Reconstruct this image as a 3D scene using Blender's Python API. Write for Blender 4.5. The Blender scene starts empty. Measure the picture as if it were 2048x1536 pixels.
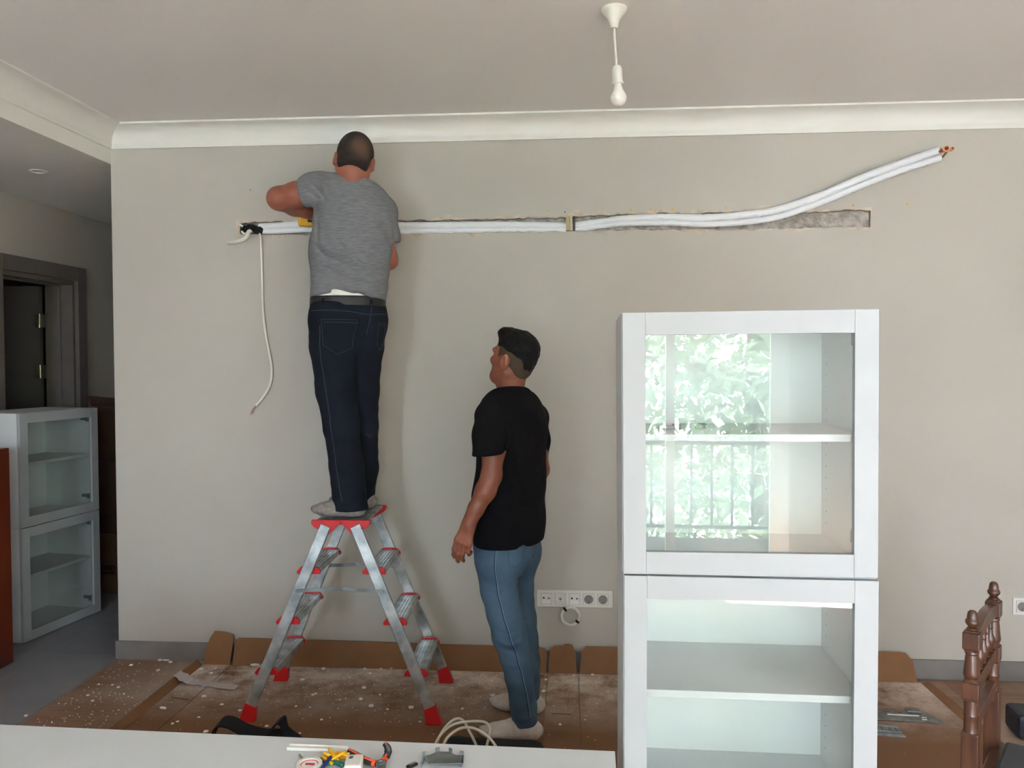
import bpy, bmesh, math, random
import numpy as np
from mathutils import Vector, Matrix, noise
from mathutils.bvhtree import BVHTree
from mathutils.geometry import tessellate_polygon

random.seed(7)
PI = math.pi
S = bpy.context.scene
COL = S.collection

# ------------------------------------------------------------------ camera, sky, sun, exposure
cam_d = bpy.data.cameras.new('camera')
cam_d.sensor_width = 36.0
cam_d.lens = 36.0 * 1600 / 2048
cam_d.clip_start = 0.05
cam = bpy.data.objects.new('camera', cam_d)
COL.objects.link(cam)
RX, RY, RZ = [[0.99731617, 0.07315375, -0.0029988], [0.00093293, 0.02825797, 0.99960023], [0.07320925, -0.99692027, 0.02811388]]
cam.matrix_world = Matrix(((RX[0], RY[0], RZ[0], 0), (RX[1], RY[1], RZ[1], 0), (RX[2], RY[2], RZ[2], 1.56), (0, 0, 0, 1)))
S.camera = cam
S.view_settings.view_transform = 'Standard'
S.view_settings.look = 'None'
S.view_settings.gamma = 1.0
S.view_settings.use_curve_mapping = False
S.view_settings.exposure = 3.16
S.cycles.use_denoising = True
S.cycles.max_bounces = 10
S.cycles.diffuse_bounces = 6
S.cycles.transparent_max_bounces = 16
S.cycles.sample_clamp_indirect = 6.0
S.cycles.caustics_reflective = False
S.cycles.caustics_refractive = False

world = bpy.data.worlds.new('sky')
S.world = world
world.use_nodes = True
wn = world.node_tree
wn.nodes.clear()
wo = wn.nodes.new('ShaderNodeOutputWorld')
wb = wn.nodes.new('ShaderNodeBackground')
wb.inputs['Color'].default_value = (0.82, 0.90, 1.12, 1)
wb.inputs['Strength'].default_value = 6.0
wn.links.new(wb.outputs[0], wo.inputs[0])

sun_d = bpy.data.lights.new('sun', 'SUN')
sun_d.energy = 42.0
sun_d.angle = 0.01
sun_d.color = (0.88, 0.97, 1.16)
sun = bpy.data.objects.new('sun', sun_d)
sun.rotation_euler = Vector((1.0, 0.05, 0.95)).to_track_quat('Z', 'Y').to_euler()
COL.objects.link(sun)

def portal(name, loc, size, rot):
    d = bpy.data.lights.new(name, 'AREA')
    d.shape = 'RECTANGLE'
    d.size, d.size_y = size
    d.cycles.is_portal = True
    o = bpy.data.objects.new(name, d)
    o.location = loc
    o.rotation_euler = rot
    COL.objects.link(o)
# (the three openings daylight comes through)
portal('daylight_balcony_door', (0.525, -2.52, 1.15), (1.75, 2.3), (PI / 2, 0, 0))
portal('daylight_front_window', (-1.7, -2.52, 1.55), (.8, 1.4), (PI / 2, 0, 0))
portal('daylight_right_window', (3.36, -1.675, 1.5), (1.05, 1.9), (PI / 2, 0, PI / 2))

# ------------------------------------------------------------------ materials
def lin(c):
    return tuple((x / 255 / 12.92 if x / 255 <= 0.04045 else ((x / 255 + 0.055) / 1.055) ** 2.4) for x in c)

def mat(name, rgb, rough=0.6, metal=0.0, noise_scale=0, noise_amt=0.0, bump=0.0, bump_scale=None, stretch=None, rgb2=None,
        spec=None, coat=0.0, detail=4, lo=0.35, hi=0.65, alpha=1.0, bump_dist=0.002):
    m = bpy.data.materials.new(name)
    m.use_nodes = True
    nt = m.node_tree
    b = nt.nodes['Principled BSDF']
    c = lin(rgb) + (1,)
    b.inputs['Base Color'].default_value = c
    b.inputs['Roughness'].default_value = rough
    b.inputs['Metallic'].default_value = metal
    if spec is not None:
        b.inputs['Specular IOR Level'].default_value = spec
    if coat:
        b.inputs['Coat Weight'].default_value = coat
        b.inputs['Coat Roughness'].default_value = 0.15
    tc = nt.nodes.new('ShaderNodeTexCoord')
    mp = nt.nodes.new('ShaderNodeMapping')
    nt.links.new(tc.outputs['Object'], mp.inputs['Vector'])
    if stretch:
        mp.inputs['Scale'].default_value = stretch
    if noise_scale:
        n = nt.nodes.new('ShaderNodeTexNoise')
        n.inputs['Scale'].default_value = noise_scale
        n.inputs['Detail'].default_value = detail
        nt.links.new(mp.outputs[0], n.inputs['Vector'])
        r = nt.nodes.new('ShaderNodeMapRange')
        r.inputs['From Min'].default_value = lo
        r.inputs['From Max'].default_value = hi
        nt.links.new(n.outputs['Fac'], r.inputs['Value'])
        mx = nt.nodes.new('ShaderNodeMix')
        mx.data_type = 'RGBA'
        c2 = lin(rgb2) if rgb2 else tuple(max(0, v * (1 - noise_amt)) for v in c[:3])
        mx.inputs['A'].default_value = c
        mx.inputs['B'].default_value = tuple(c2) + (1,)
        nt.links.new(r.outputs[0], mx.inputs['Factor'])
        nt.links.new(mx.outputs['Result'], b.inputs['Base Color'])
    if bump:
        n2 = nt.nodes.new('ShaderNodeTexNoise')
        n2.inputs['Scale'].default_value = bump_scale or 60
        n2.inputs['Detail'].default_value = 4
        nt.links.new(mp.outputs[0], n2.inputs['Vector'])
        bp = nt.nodes.new('ShaderNodeBump')
        bp.inputs['Strength'].default_value = bump
        bp.inputs['Distance'].default_value = bump_dist
        nt.links.new(n2.outputs['Fac'], bp.inputs['Height'])
        nt.links.new(bp.outputs[0], b.inputs['Normal'])
    return m

def glass_mat(name, tint=(0.93, 0.97, 0.95), refl=1.6):
    m = bpy.data.materials.new(name)
    m.use_nodes = True
    nt = m.node_tree
    nt.nodes.clear()
    out = nt.nodes.new('ShaderNodeOutputMaterial')
    tr = nt.nodes.new('ShaderNodeBsdfTransparent')
    tr.inputs['Color'].default_value = tint + (1,)
    gl = nt.nodes.new('ShaderNodeBsdfGlossy')
    gl.inputs['Roughness'].default_value = 0.0
    fr = nt.nodes.new('ShaderNodeFresnel')
    ge = nt.nodes.new('ShaderNodeNewGeometry')
    mi = nt.nodes.new('ShaderNodeMix')
    mi.inputs['A'].default_value = 1.5
    mi.inputs['B'].default_value = 1 / 1.5
    nt.links.new(ge.outputs['Backfacing'], mi.inputs['Factor'])
    nt.links.new(mi.outputs['Result'], fr.inputs['IOR'])
    mu = nt.nodes.new('ShaderNodeMath')
    mu.operation = 'MULTIPLY'
    mu.use_clamp = True
    mu.inputs[1].default_value = refl
    ms = nt.nodes.new('ShaderNodeMixShader')
    nt.links.new(fr.outputs[0], mu.inputs[0])
    nt.links.new(mu.outputs[0], ms.inputs['Fac'])
    nt.links.new(tr.outputs[0], ms.inputs[1])
    nt.links.new(gl.outputs[0], ms.inputs[2])
    nt.links.new(ms.outputs[0], out.inputs['Surface'])
    return m

M = {}
M['wall'] = mat('greige_wall_paint', (186, 181, 170), 0.75, noise_scale=1.3, rgb2=(180, 175, 165), bump=0.12, bump_scale=180)
M['plaster'] = mat('torn_plaster', (206, 190, 172), 0.95, noise_scale=25, rgb2=(178, 166, 150), bump=0.5, bump_scale=90)
M['mortar'] = mat('grey_mortar', (186, 180, 172), 0.95, noise_scale=28, rgb2=(150, 142, 132), bump=1.0, bump_scale=55, bump_dist=0.008)
M['ceiling'] = mat('ceiling_paint', (230, 227, 223), 0.8, bump=0.05, bump_scale=150)
M['trim'] = mat('white_trim', (226, 224, 216), 0.5)
M['white'] = mat('white_foil', (208, 211, 212), 0.5, noise_scale=3, rgb2=(203, 207, 208), spec=.3)
M['dimdoor'] = mat('dimmed_door_foil', (166, 169, 170), 0.5, spec=.3)  # white doors coloured darker than the carcass, offsetting strong window light on them
M['whitein'] = mat('white_interior', (226, 229, 224), 0.45)
M['base'] = mat('grey_baseboard', (132, 128, 124), 0.5, noise_scale=6, rgb2=(122, 118, 114))
M['plastic'] = mat('white_plastic', (222, 219, 210), 0.35)
M['bulb'] = mat('frosted_bulb', (226, 222, 216), 0.2, coat=0.5)
M['dark'] = mat('dark_plastic', (28, 28, 30), 0.45)
M['black'] = mat('black_cloth', (20, 20, 22), 0.9, bump=0.4, bump_scale=200)
M['alu'] = mat('brushed_aluminium', (204, 209, 208), 0.34, 0.75, noise_scale=14, rgb2=(150, 156, 156), bump=0.1, bump_scale=60)
M['steel'] = mat('galvanised_steel', (150, 154, 154), 0.45, 0.75, noise_scale=20, rgb2=(118, 122, 122))
M['brass'] = mat('brass', (206, 160, 112), 0.35, 0.8)
M['nickel'] = mat('polished_hinge', (214, 210, 180), 0.2, 0.9)
M['copper'] = mat('copper', (178, 96, 66), 0.35, 0.9)
M['bore'] = mat('dark_red_bore', (120, 10, 10), 0.5)
M['red'] = mat('red_plastic', (196, 24, 28), 0.4)
M['insul'] = mat('white_pipe_foam', (226, 228, 230), 0.4, bump=0.9, bump_scale=55, bump_dist=0.006, stretch=(0.35, 1, 1))
M['cable'] = mat('white_cable', (222, 218, 204), 0.5)
M['card'] = mat('cardboard', (150, 110, 76), 0.85, noise_scale=5, rgb2=(136, 98, 66), bump=0.1, bump_scale=30)
M['cardin'] = mat('cardboard_face', (140, 100, 66), 0.85, noise_scale=4, rgb2=(126, 89, 58))
M['carddark'] = mat('brown_carton', (78, 54, 40), 0.85, noise_scale=5, rgb2=(68, 47, 35))
M['cardbox'] = mat('kraft_carton', (108, 80, 56), 0.85, noise_scale=5, rgb2=(96, 70, 48))
M['ink'] = mat('black_ink', (20, 17, 15), 0.8)
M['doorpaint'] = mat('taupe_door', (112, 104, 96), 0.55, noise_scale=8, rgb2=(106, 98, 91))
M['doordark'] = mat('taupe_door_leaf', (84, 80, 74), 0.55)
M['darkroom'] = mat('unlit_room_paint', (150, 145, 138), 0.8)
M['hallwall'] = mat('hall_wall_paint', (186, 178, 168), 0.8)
M['chair'] = mat('varnished_chestnut', (88, 52, 32), 0.38, noise_scale=9, rgb2=(62, 34, 20), stretch=(4, 4, 0.6), coat=0.2)
M['sidewood'] = mat('reddish_cherry_wood', (112, 48, 24), 0.4, noise_scale=5, rgb2=(92, 36, 16), stretch=(6, 1, 0.5), coat=0.3)
M['seat'] = mat('charcoal_upholstery', (60, 62, 66), 0.9, bump=0.4, bump_scale=120)
M['skin'] = mat('tanned_skin', (152, 92, 70), 0.5, noise_scale=14, rgb2=(138, 78, 58), bump=0.1, bump_scale=120)
M['skin2'] = mat('brown_skin', (142, 84, 62), 0.5, noise_scale=14, rgb2=(128, 72, 53), bump=0.1, bump_scale=120)
M['hairA'] = mat('short_dark_hair', (44, 34, 28), 0.8, bump=0.6, bump_scale=260)
M['hair'] = mat('black_hair', (13, 12, 12), 0.65, spec=.25, bump=1.0, bump_scale=90, bump_dist=0.006)
M['fade'] = mat('clipped_hair_fade', (72, 55, 43), 0.9, bump=0.5, bump_scale=300)
M['eye'] = mat('eye_white', (225, 220, 212), 0.2)
M['shirtg'] = mat('heather_grey_jersey', (122, 123, 125), 0.9, noise_scale=30, rgb2=(104, 106, 108), stretch=(1, 1, 7), bump=0.4, bump_scale=160, detail=6)
M['shirtb'] = mat('black_jersey', (15, 14, 16), 0.9, spec=.15, bump=0.35, bump_scale=160)
M['under'] = mat('white_undershirt', (228, 226, 218), 0.9)
M['denimd'] = mat('dark_indigo_denim', (24, 29, 39), 0.9, noise_scale=8, rgb2=(18, 22, 31), spec=.2, bump=0.35, bump_scale=60, bump_dist=0.003)
M['denimdp'] = mat('dark_denim_seam', (54, 66, 82), 0.85)
M['denimb'] = mat('washed_blue_denim', (74, 100, 122), 0.85, noise_scale=7, rgb2=(56, 78, 98), bump=0.4, bump_scale=50, bump_dist=0.003)
M['denimbs'] = mat('denim_seam_dark', (40, 62, 88), 0.85)
M['stitch'] = mat('pale_stitch', (150, 170, 180), 0.8)
M['sockg'] = mat('grey_sock', (150, 144, 138), 0.95, noise_scale=60, rgb2=(128, 122, 116), bump=0.5, bump_scale=150)
M['sockw'] = mat('white_sock', (205, 196, 190), 0.95, noise_scale=40, rgb2=(190, 182, 176), bump=0.5, bump_scale=150)
M['belt'] = mat('black_leather', (24, 22, 22), 0.5)
M['yellow'] = mat('yellow_plastic', (236, 178, 20), 0.4)
M['orange'] = mat('orange_grip', (226, 84, 44), 0.5)
M['blue'] = mat('dark_blue_plastic', (22, 42, 90), 0.4)
M['green'] = mat('green_plastic', (20, 92, 80), 0.45)
M['paper'] = mat('masking_paper', (186, 176, 178), 0.9)
M['chip'] = mat('plaster_chip', (232, 226, 218), 0.95)
M['wedge'] = mat('pale_wood_wedge', (186, 172, 138), 0.8)
M['leaf'] = mat('leaf_green', (106, 120, 88), 0.5, noise_scale=2, rgb2=(146, 156, 122))
M['bark'] = mat('bark', (84, 72, 60), 0.9, bump=0.8, bump_scale=30)
M['lawn'] = mat('lawn', (186, 186, 184), 0.95, noise_scale=8, rgb2=(164, 166, 158))
M['paving'] = mat('pale_paving', (96, 92, 86), 0.9, noise_scale=3, rgb2=(84, 80, 76))
M['rail'] = mat('railing_paint', (60, 62, 64), 0.5)
M['render'] = mat('blocker_render', (226, 222, 214), 0.9)  # used only on the added sky and sun blockers outside
M['glass'] = glass_mat('cabinet_glass', (0.96, 0.98, 0.97), 1.7)
M['pane'] = glass_mat('window_glass', (0.96, 0.98, 0.97), 1.0)

# thinning crown on the older man's hair
def crown_hair():
    m = mat('thinning_hair', (40, 31, 26), 0.8, bump=0.6, bump_scale=260)
    nt = m.node_tree
    b = nt.nodes['Principled BSDF']
    tc = nt.nodes.new('ShaderNodeTexCoord')
    vm = nt.nodes.new('ShaderNodeVectorMath')
    vm.operation = 'DISTANCE'
    vm.inputs[1].default_value = (-0.9201,3.5100,2.5151)
    nt.links.new(tc.outputs['Object'], vm.inputs[0])
    n = nt.nodes.new('ShaderNodeTexNoise')
    n.inputs['Scale'].default_value = 60
    ad = nt.nodes.new('ShaderNodeMath')
    ad.operation = 'MULTIPLY_ADD'
    ad.inputs[1].default_value = 0.04
    nt.links.new(n.outputs['Fac'], ad.inputs[0])
    nt.links.new(vm.outputs['Value'], ad.inputs[2])
    r = nt.nodes.new('ShaderNodeMapRange')
    r.inputs['From Min'].default_value = 0.035
    r.inputs['From Max'].default_value = 0.095
    nt.links.new(ad.outputs[0], r.inputs['Value'])
    mx = nt.nodes.new('ShaderNodeMix')
    mx.data_type = 'RGBA'
    mx.inputs['A'].default_value = lin((96, 70, 54)) + (1,)
    mx.inputs['B'].default_value = lin((40, 31, 26)) + (1,)
    nt.links.new(r.outputs[0], mx.inputs['Factor'])
    nt.links.new(mx.outputs['Result'], b.inputs['Base Color'])
    return m
M['crown'] = crown_hair()

def floor_wood():
    m = mat('oak_laminate_dusty', (150, 122, 98), 0.45)
    nt = m.node_tree
    b = nt.nodes['Principled BSDF']
    tc = nt.nodes.new('ShaderNodeTexCoord')
    br = nt.nodes.new('ShaderNodeTexBrick')
    br.inputs['Scale'].default_value = 1.0
    br.inputs['Brick Width'].default_value = 1.2
    br.inputs['Row Height'].default_value = 0.19
    br.inputs['Mortar Size'].default_value = 0.0012
    br.inputs['Color1'].default_value = lin((158, 124, 98)) + (1,)
    br.inputs['Color2'].default_value = lin((138, 104, 80)) + (1,)
    br.inputs['Mortar'].default_value = lin((80, 60, 46)) + (1,)
    nt.links.new(tc.outputs['Object'], br.inputs['Vector'])
    mp = nt.nodes.new('ShaderNodeMapping')
    mp.inputs['Scale'].default_value = (1.2, 14, 1)
    nt.links.new(tc.outputs['Object'], mp.inputs['Vector'])
    n = nt.nodes.new('ShaderNodeTexNoise')
    n.inputs['Scale'].default_value = 3
    n.inputs['Detail'].default_value = 6
    nt.links.new(mp.outputs[0], n.inputs['Vector'])
    mx = nt.nodes.new('ShaderNodeMix')
    mx.data_type = 'RGBA'
    mx.blend_type = 'MULTIPLY'
    mx.inputs['Factor'].default_value = 0.55
    nt.links.new(br.outputs['Color'], mx.inputs['A'])
    cr = nt.nodes.new('ShaderNodeMapRange')
    cr.inputs['From Min'].default_value = 0.3
    cr.inputs['From Max'].default_value = 0.7
    cr.inputs['To Min'].default_value = 0.55
    cr.inputs['To Max'].default_value = 1.15
    nt.links.new(n.outputs['Fac'], cr.inputs['Value'])
    nt.links.new(cr.outputs[0], mx.inputs['B'])
    # settled plaster dust in drifts
    n2 = nt.nodes.new('ShaderNodeTexNoise')
    n2.inputs['Scale'].default_value = 2.2
    n2.inputs['Detail'].default_value = 5
    nt.links.new(tc.outputs['Object'], n2.inputs['Vector'])
    r2 = nt.nodes.new('ShaderNodeMapRange')
    r2.inputs['From Min'].default_value = 0.42
    r2.inputs['From Max'].default_value = 0.7
    r2.inputs['To Max'].default_value = 0.5
    nt.links.new(n2.outputs['Fac'], r2.inputs['Value'])
    m2 = nt.nodes.new('ShaderNodeMix')
    m2.data_type = 'RGBA'
    nt.links.new(r2.outputs[0], m2.inputs['Factor'])
    nt.links.new(mx.outputs['Result'], m2.inputs['A'])
    m2.inputs['B'].default_value = lin((190, 176, 164)) + (1,)
    nt.links.new(m2.outputs['Result'], b.inputs['Base Color'])
    return m
M['wood'] = floor_wood()

def floor_tile():
    m = mat('grey_stone_tile', (150, 152, 158), 0.4)
    nt = m.node_tree
    b = nt.nodes['Principled BSDF']
    tc = nt.nodes.new('ShaderNodeTexCoord')
    br = nt.nodes.new('ShaderNodeTexBrick')
    br.offset = 0.0
    br.inputs['Scale'].default_value = 1.0
    br.inputs['Brick Width'].default_value = 0.9
    br.inputs['Row Height'].default_value = 0.9
    br.inputs['Mortar Size'].default_value = 0.003
    br.inputs['Color1'].default_value = lin((146, 146, 150)) + (1,)
    br.inputs['Color2'].default_value = lin((140, 141, 146)) + (1,)
    br.inputs['Mortar'].default_value = lin((160, 160, 158)) + (1,)
    mp = nt.nodes.new('ShaderNodeMapping')
    mp.inputs['Location'].default_value = (0.1, 0.45, 0)
    nt.links.new(tc.outputs['Object'], mp.inputs['Vector'])
    nt.links.new(mp.outputs[0], br.inputs['Vector'])
    n = nt.nodes.new('ShaderNodeTexNoise')
    n.inputs['Scale'].default_value = 5
    n.inputs['Detail'].default_value = 6
    nt.links.new(tc.outputs['Object'], n.inputs['Vector'])
    mx = nt.nodes.new('ShaderNodeMix')
    mx.data_type = 'RGBA'
    mx.blend_type = 'MULTIPLY'
    mx.inputs['Factor'].default_value = 0.35
    nt.links.new(br.outputs['Color'], mx.inputs['A'])
    nt.links.new(n.outputs['Fac'], mx.inputs['B'])
    nt.links.new(mx.outputs['Result'], b.inputs['Base Color'])
    return m
M['tile'] = floor_tile()

def dusty_card():
    # brown card with plaster dust that has settled most thickly along the wall
    m = mat('dusty_cardboard', (146, 104, 70), 0.85)
    nt = m.node_tree
    b = nt.nodes['Principled BSDF']
    tc = nt.nodes.new('ShaderNodeTexCoord')
    sp = nt.nodes.new('ShaderNodeSeparateXYZ')
    nt.links.new(tc.outputs['Object'], sp.inputs[0])
    r = nt.nodes.new('ShaderNodeMapRange')
    r.inputs['From Min'].default_value = 3.30
    r.inputs['From Max'].default_value = 3.88
    nt.links.new(sp.outputs['Y'], r.inputs['Value'])
    n = nt.nodes.new('ShaderNodeTexNoise')
    n.inputs['Scale'].default_value = 4.5
    n.inputs['Detail'].default_value = 10
    n.inputs['Roughness'].default_value = 0.75
    nt.links.new(tc.outputs['Object'], n.inputs['Vector'])
    r2 = nt.nodes.new('ShaderNodeMapRange')
    r2.inputs['From Min'].default_value = 0.34
    r2.inputs['From Max'].default_value = 0.60
    nt.links.new(n.outputs['Fac'], r2.inputs['Value'])
    mu = nt.nodes.new('ShaderNodeMath')
    mu.operation = 'MULTIPLY'
    nt.links.new(r.outputs[0], mu.inputs[0])
    nt.links.new(r2.outputs[0], mu.inputs[1])
    n3 = nt.nodes.new('ShaderNodeTexNoise')
    n3.inputs['Scale'].default_value = 70
    n3.inputs['Detail'].default_value = 3
    nt.links.new(tc.outputs['Object'], n3.inputs['Vector'])
    r3 = nt.nodes.new('ShaderNodeMapRange')
    r3.inputs['From Min'].default_value = 0.72
    r3.inputs['From Max'].default_value = 0.76
    r3.inputs['To Max'].default_value = 0.5
    nt.links.new(n3.outputs['Fac'], r3.inputs['Value'])
    ad = nt.nodes.new('ShaderNodeMath')
    ad.operation = 'MAXIMUM'
    mu2 = nt.nodes.new('ShaderNodeMath')
    mu2.operation = 'MULTIPLY'
    mu2.inputs[1].default_value = 0.9
    nt.links.new(mu.outputs[0], mu2.inputs[0])
    nt.links.new(mu2.outputs[0], ad.inputs[0])
    nt.links.new(r3.outputs[0], ad.inputs[1])
    mx = nt.nodes.new('ShaderNodeMix')
    mx.data_type = 'RGBA'
    mx.inputs['A'].default_value = lin((122, 86, 56)) + (1,)
    mx.inputs['B'].default_value = lin((222, 208, 196)) + (1,)
    nt.links.new(ad.outputs[0], mx.inputs['Factor'])
    nt.links.new(mx.outputs['Result'], b.inputs['Base Color'])
    return m
M['carddust'] = dusty_card()

# ------------------------------------------------------------------ mesh helpers
def put(o, label=None, cat=None, group=None, kind=None):
    if label: o['label'] = label
    if cat: o['category'] = cat
    if group: o['group'] = group
    if kind: o['kind'] = kind
    return o

def empty(name, loc=(0, 0, 0), rz=0.0, **k):
    o = bpy.data.objects.new(name, None)
    o.location = loc
    o.rotation_euler = (0, 0, rz)
    COL.objects.link(o)
    return put(o, **k)

class MB:
    def __init__(s):
        s.v, s.f, s.m, s.mi = [], [], [], 0
    def face(s, idx):
        s.f.append(idx); s.m.append(s.mi)
    def raw(s, vs, fs):
        b = len(s.v)
        s.v += [tuple(v) for v in vs]
        for f in fs: s.face(tuple(b + i for i in f))
    def box(s, lo, hi, T=None):
        vs = [(x, y, z) for z in (lo[2], hi[2]) for y in (lo[1], hi[1]) for x in (lo[0], hi[0])]
        if T is not None: vs = [T @ Vector(v) for v in vs]
        s.raw(vs, [(0, 2, 3, 1), (4, 5, 7, 6), (0, 1, 5, 4), (2, 6, 7, 3), (0, 4, 6, 2), (1, 3, 7, 5)])
        return s
    def beam(s, a, b, w, h, up=(0, 0, 1)):
        # box of width w (sideways) and height h (along up) running a -> b
        a, b = Vector(a), Vector(b)
        d = (b - a).normalized()
        u = Vector(up); u = (u - d * u.dot(d)).normalized()
        r = d.cross(u)
        vs = [p + r * sx * w / 2 + u * sz * h / 2 for p in (a, b) for sx, sz in ((-1, -1), (1, -1), (1, 1), (-1, 1))]
        s.raw(vs, [(3, 2, 1, 0), (4, 5, 6, 7), (0, 1, 5, 4), (1, 2, 6, 5), (2, 3, 7, 6), (3, 0, 4, 7)])
        return s
    def tube(s, pts, r, n=10, close=False, sq=1.0):
        pts = [Vector(p) for p in pts]
        N = len(pts)
        rr = r if isinstance(r, (list, tuple)) else [r] * N
        t0 = (pts[1] - pts[0]).normalized()
        u = Vector((0, 0, 1)) if abs(t0.z) < 0.9 else Vector((1, 0, 0))
        u = (u - t0 * u.dot(t0)).normalized()
        b = len(s.v)
        for i, p in enumerate(pts):
            t = (pts[min(i + 1, N - 1)] - pts[max(i - 1, 0)])
            if close: t = pts[(i + 1) % N] - pts[i - 1]
            t.normalize()
            u = (u - t * u.dot(t)).normalized()
            w = t.cross(u)
            for k in range(n):
                a = 2 * PI * k / n
                s.v.append(tuple(p + (u * math.cos(a) * sq + w * math.sin(a)) * rr[i]))
        for i in range(N if close else N - 1):
            j = (i + 1) % N
            for k in range(n):
                k2 = (k + 1) % n
                s.face((b + i * n + k, b + i * n + k2, b + j * n + k2, b + j * n + k))
        if not close:
            s.face(tuple(b + k for k in reversed(range(n))))
            s.face(tuple(b + (N - 1) * n + k for k in range(n)))
        return s
    def lathe(s, prof, T=None, n=24):
        b = len(s.v)
        T = T or Matrix()
        for r, z in prof:
            for k in range(n):
                a = 2 * PI * k / n
                s.v.append(tuple(T @ Vector((r * math.cos(a), r * math.sin(a), z))))
        for i in range(len(prof) - 1):
            for k in range(n):
                k2 = (k + 1) % n
                s.face((b + i * n + k, b + i * n + k2, b + (i + 1) * n + k2, b + (i + 1) * n + k))
        if prof[0] != prof[-1]:
            s.face(tuple(b + k for k in reversed(range(n))))
            s.face(tuple(b + (len(prof) - 1) * n + k for k in range(n)))
        return s
    def prism(s, poly, h0, h1, T=None):
        # polygon in xy extruded z h0..h1
        n = len(poly)
        vs = [(x, y, z) for z in (h0, h1) for x, y in poly]
        if T is not None: vs = [T @ Vector(v) for v in vs]
        s.raw(vs, [tuple(reversed(range(n))), tuple(range(n, 2 * n))] + [(i, (i + 1) % n, n + (i + 1) % n, n + i) for i in range(n)])
        return s
    def sphere(s, c, r, n=12, m=8, T=None):
        c = Vector(c)
        rr = Vector(r) if isinstance(r, (tuple, list)) else Vector((r, r, r))
        vs = [c + Vector((0, 0, -rr.z))]
        for j in range(1, m):
            ph = -PI / 2 + PI * j / m
            for k in range(n):
                a = 2 * PI * k / n
                vs.append(c + Vector((rr.x * math.cos(ph) * math.cos(a), rr.y * math.cos(ph) * math.sin(a), rr.z * math.sin(ph))))
        vs.append(c + Vector((0, 0, rr.z)))
        if T is not None: vs = [T @ v for v in vs]
        fs = [(0, 1 + (k + 1) % n, 1 + k) for k in range(n)]
        for j in range(m - 2):
            for k in range(n):
                a, b2 = 1 + j * n + k, 1 + j * n + (k + 1) % n
                fs.append((a, b2, b2 + n, a + n))
        L = 1 + (m - 1) * n
        fs += [(L, L - n + k, L - n + (k + 1) % n) for k in range(n)]
        s.raw(vs, fs)
        return s
    def build(s, name, m, parent=None, smooth=False, bevel=0.0, **k):
        me = bpy.data.meshes.new(name)
        me.from_pydata(s.v, [], s.f)
        ms = m if isinstance(m, (list, tuple)) else [m]
        for x in ms: me.materials.append(M[x] if isinstance(x, str) else x)
        if len(ms) > 1: me.polygons.foreach_set('material_index', s.m)
        if smooth:
            me.polygons.foreach_set('use_smooth', [True] * len(me.polygons))
            me.update()
            try: me.set_sharp_from_angle(angle=math.radians(40))
            except Exception: pass
        me.update()
        o = bpy.data.objects.new(name, me)
        COL.objects.link(o)
        if parent is not None: o.parent = parent
        if bevel:
            md = o.modifiers.new('bevel', 'BEVEL')
            md.width = bevel
            md.segments = 2
            md.limit_method = 'ANGLE'
        return put(o, **k)

def box(name, lo, hi, m, parent=None, bevel=0.0, **k):
    return MB().box(lo, hi).build(name, m, parent, bevel=bevel, **k)

def smooth_path(pts, n=8, close=False):
    pts = [Vector(p) for p in pts]
    out = []
    N = len(pts)
    rng = range(N) if close else range(N - 1)
    for i in rng:
        p0 = pts[i - 1] if (i > 0 or close) else pts[0] * 2 - pts[1]
        p1, p2 = pts[i], pts[(i + 1) % N]
        p3 = pts[(i + 2) % N] if (i + 2 < N or close) else pts[-1] * 2 - pts[-2]
        for k in range(n):
            t = k / n
            out.append(0.5 * ((2 * p1) + (p2 - p0) * t + (2 * p0 - 5 * p1 + 4 * p2 - p3) * t * t + (3 * p1 - p0 - 3 * p2 + p3) * t ** 3))
    if not close: out.append(pts[-1])
    return out

def ST(name, o=None, **k): return dict(kind='structure')
def copy_tree(o, parent=None):
    c = o.copy()
    COL.objects.link(c)
    if parent is not None: c.parent = parent
    for ch in list(o.children): copy_tree(ch, c)
    return c

# ------------------------------------------------------------------ the room shell
W = 4.02            # back wall plane
XL, XR = -2.38, 3.25
HC = 2.77           # room ceiling
HH = 2.60           # lower ceiling over the entrance and corridor
YF = -2.40          # wall behind the camera

floor = box('floor', (XL, YF - 0.2, -0.1), (XR, W, 0), 'wood', kind='structure')
box('floor_hall', (-3.65, YF - 0.2, -0.1), (XL, 7.0, 0), 'tile', kind='structure')
box('trim_floor_strip', (XL - 0.006, YF, 0), (XL + 0.006, W, 0.0015), 'base', kind='structure')
box('ceiling', (XL, YF, HC), (XR, W, HC + 0.15), 'ceiling', kind='structure')
box('ceiling_hall', (-3.65, YF, HH), (XL - 0.001, 7.0, HH + 0.32), 'ceiling', kind='structure')

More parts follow.
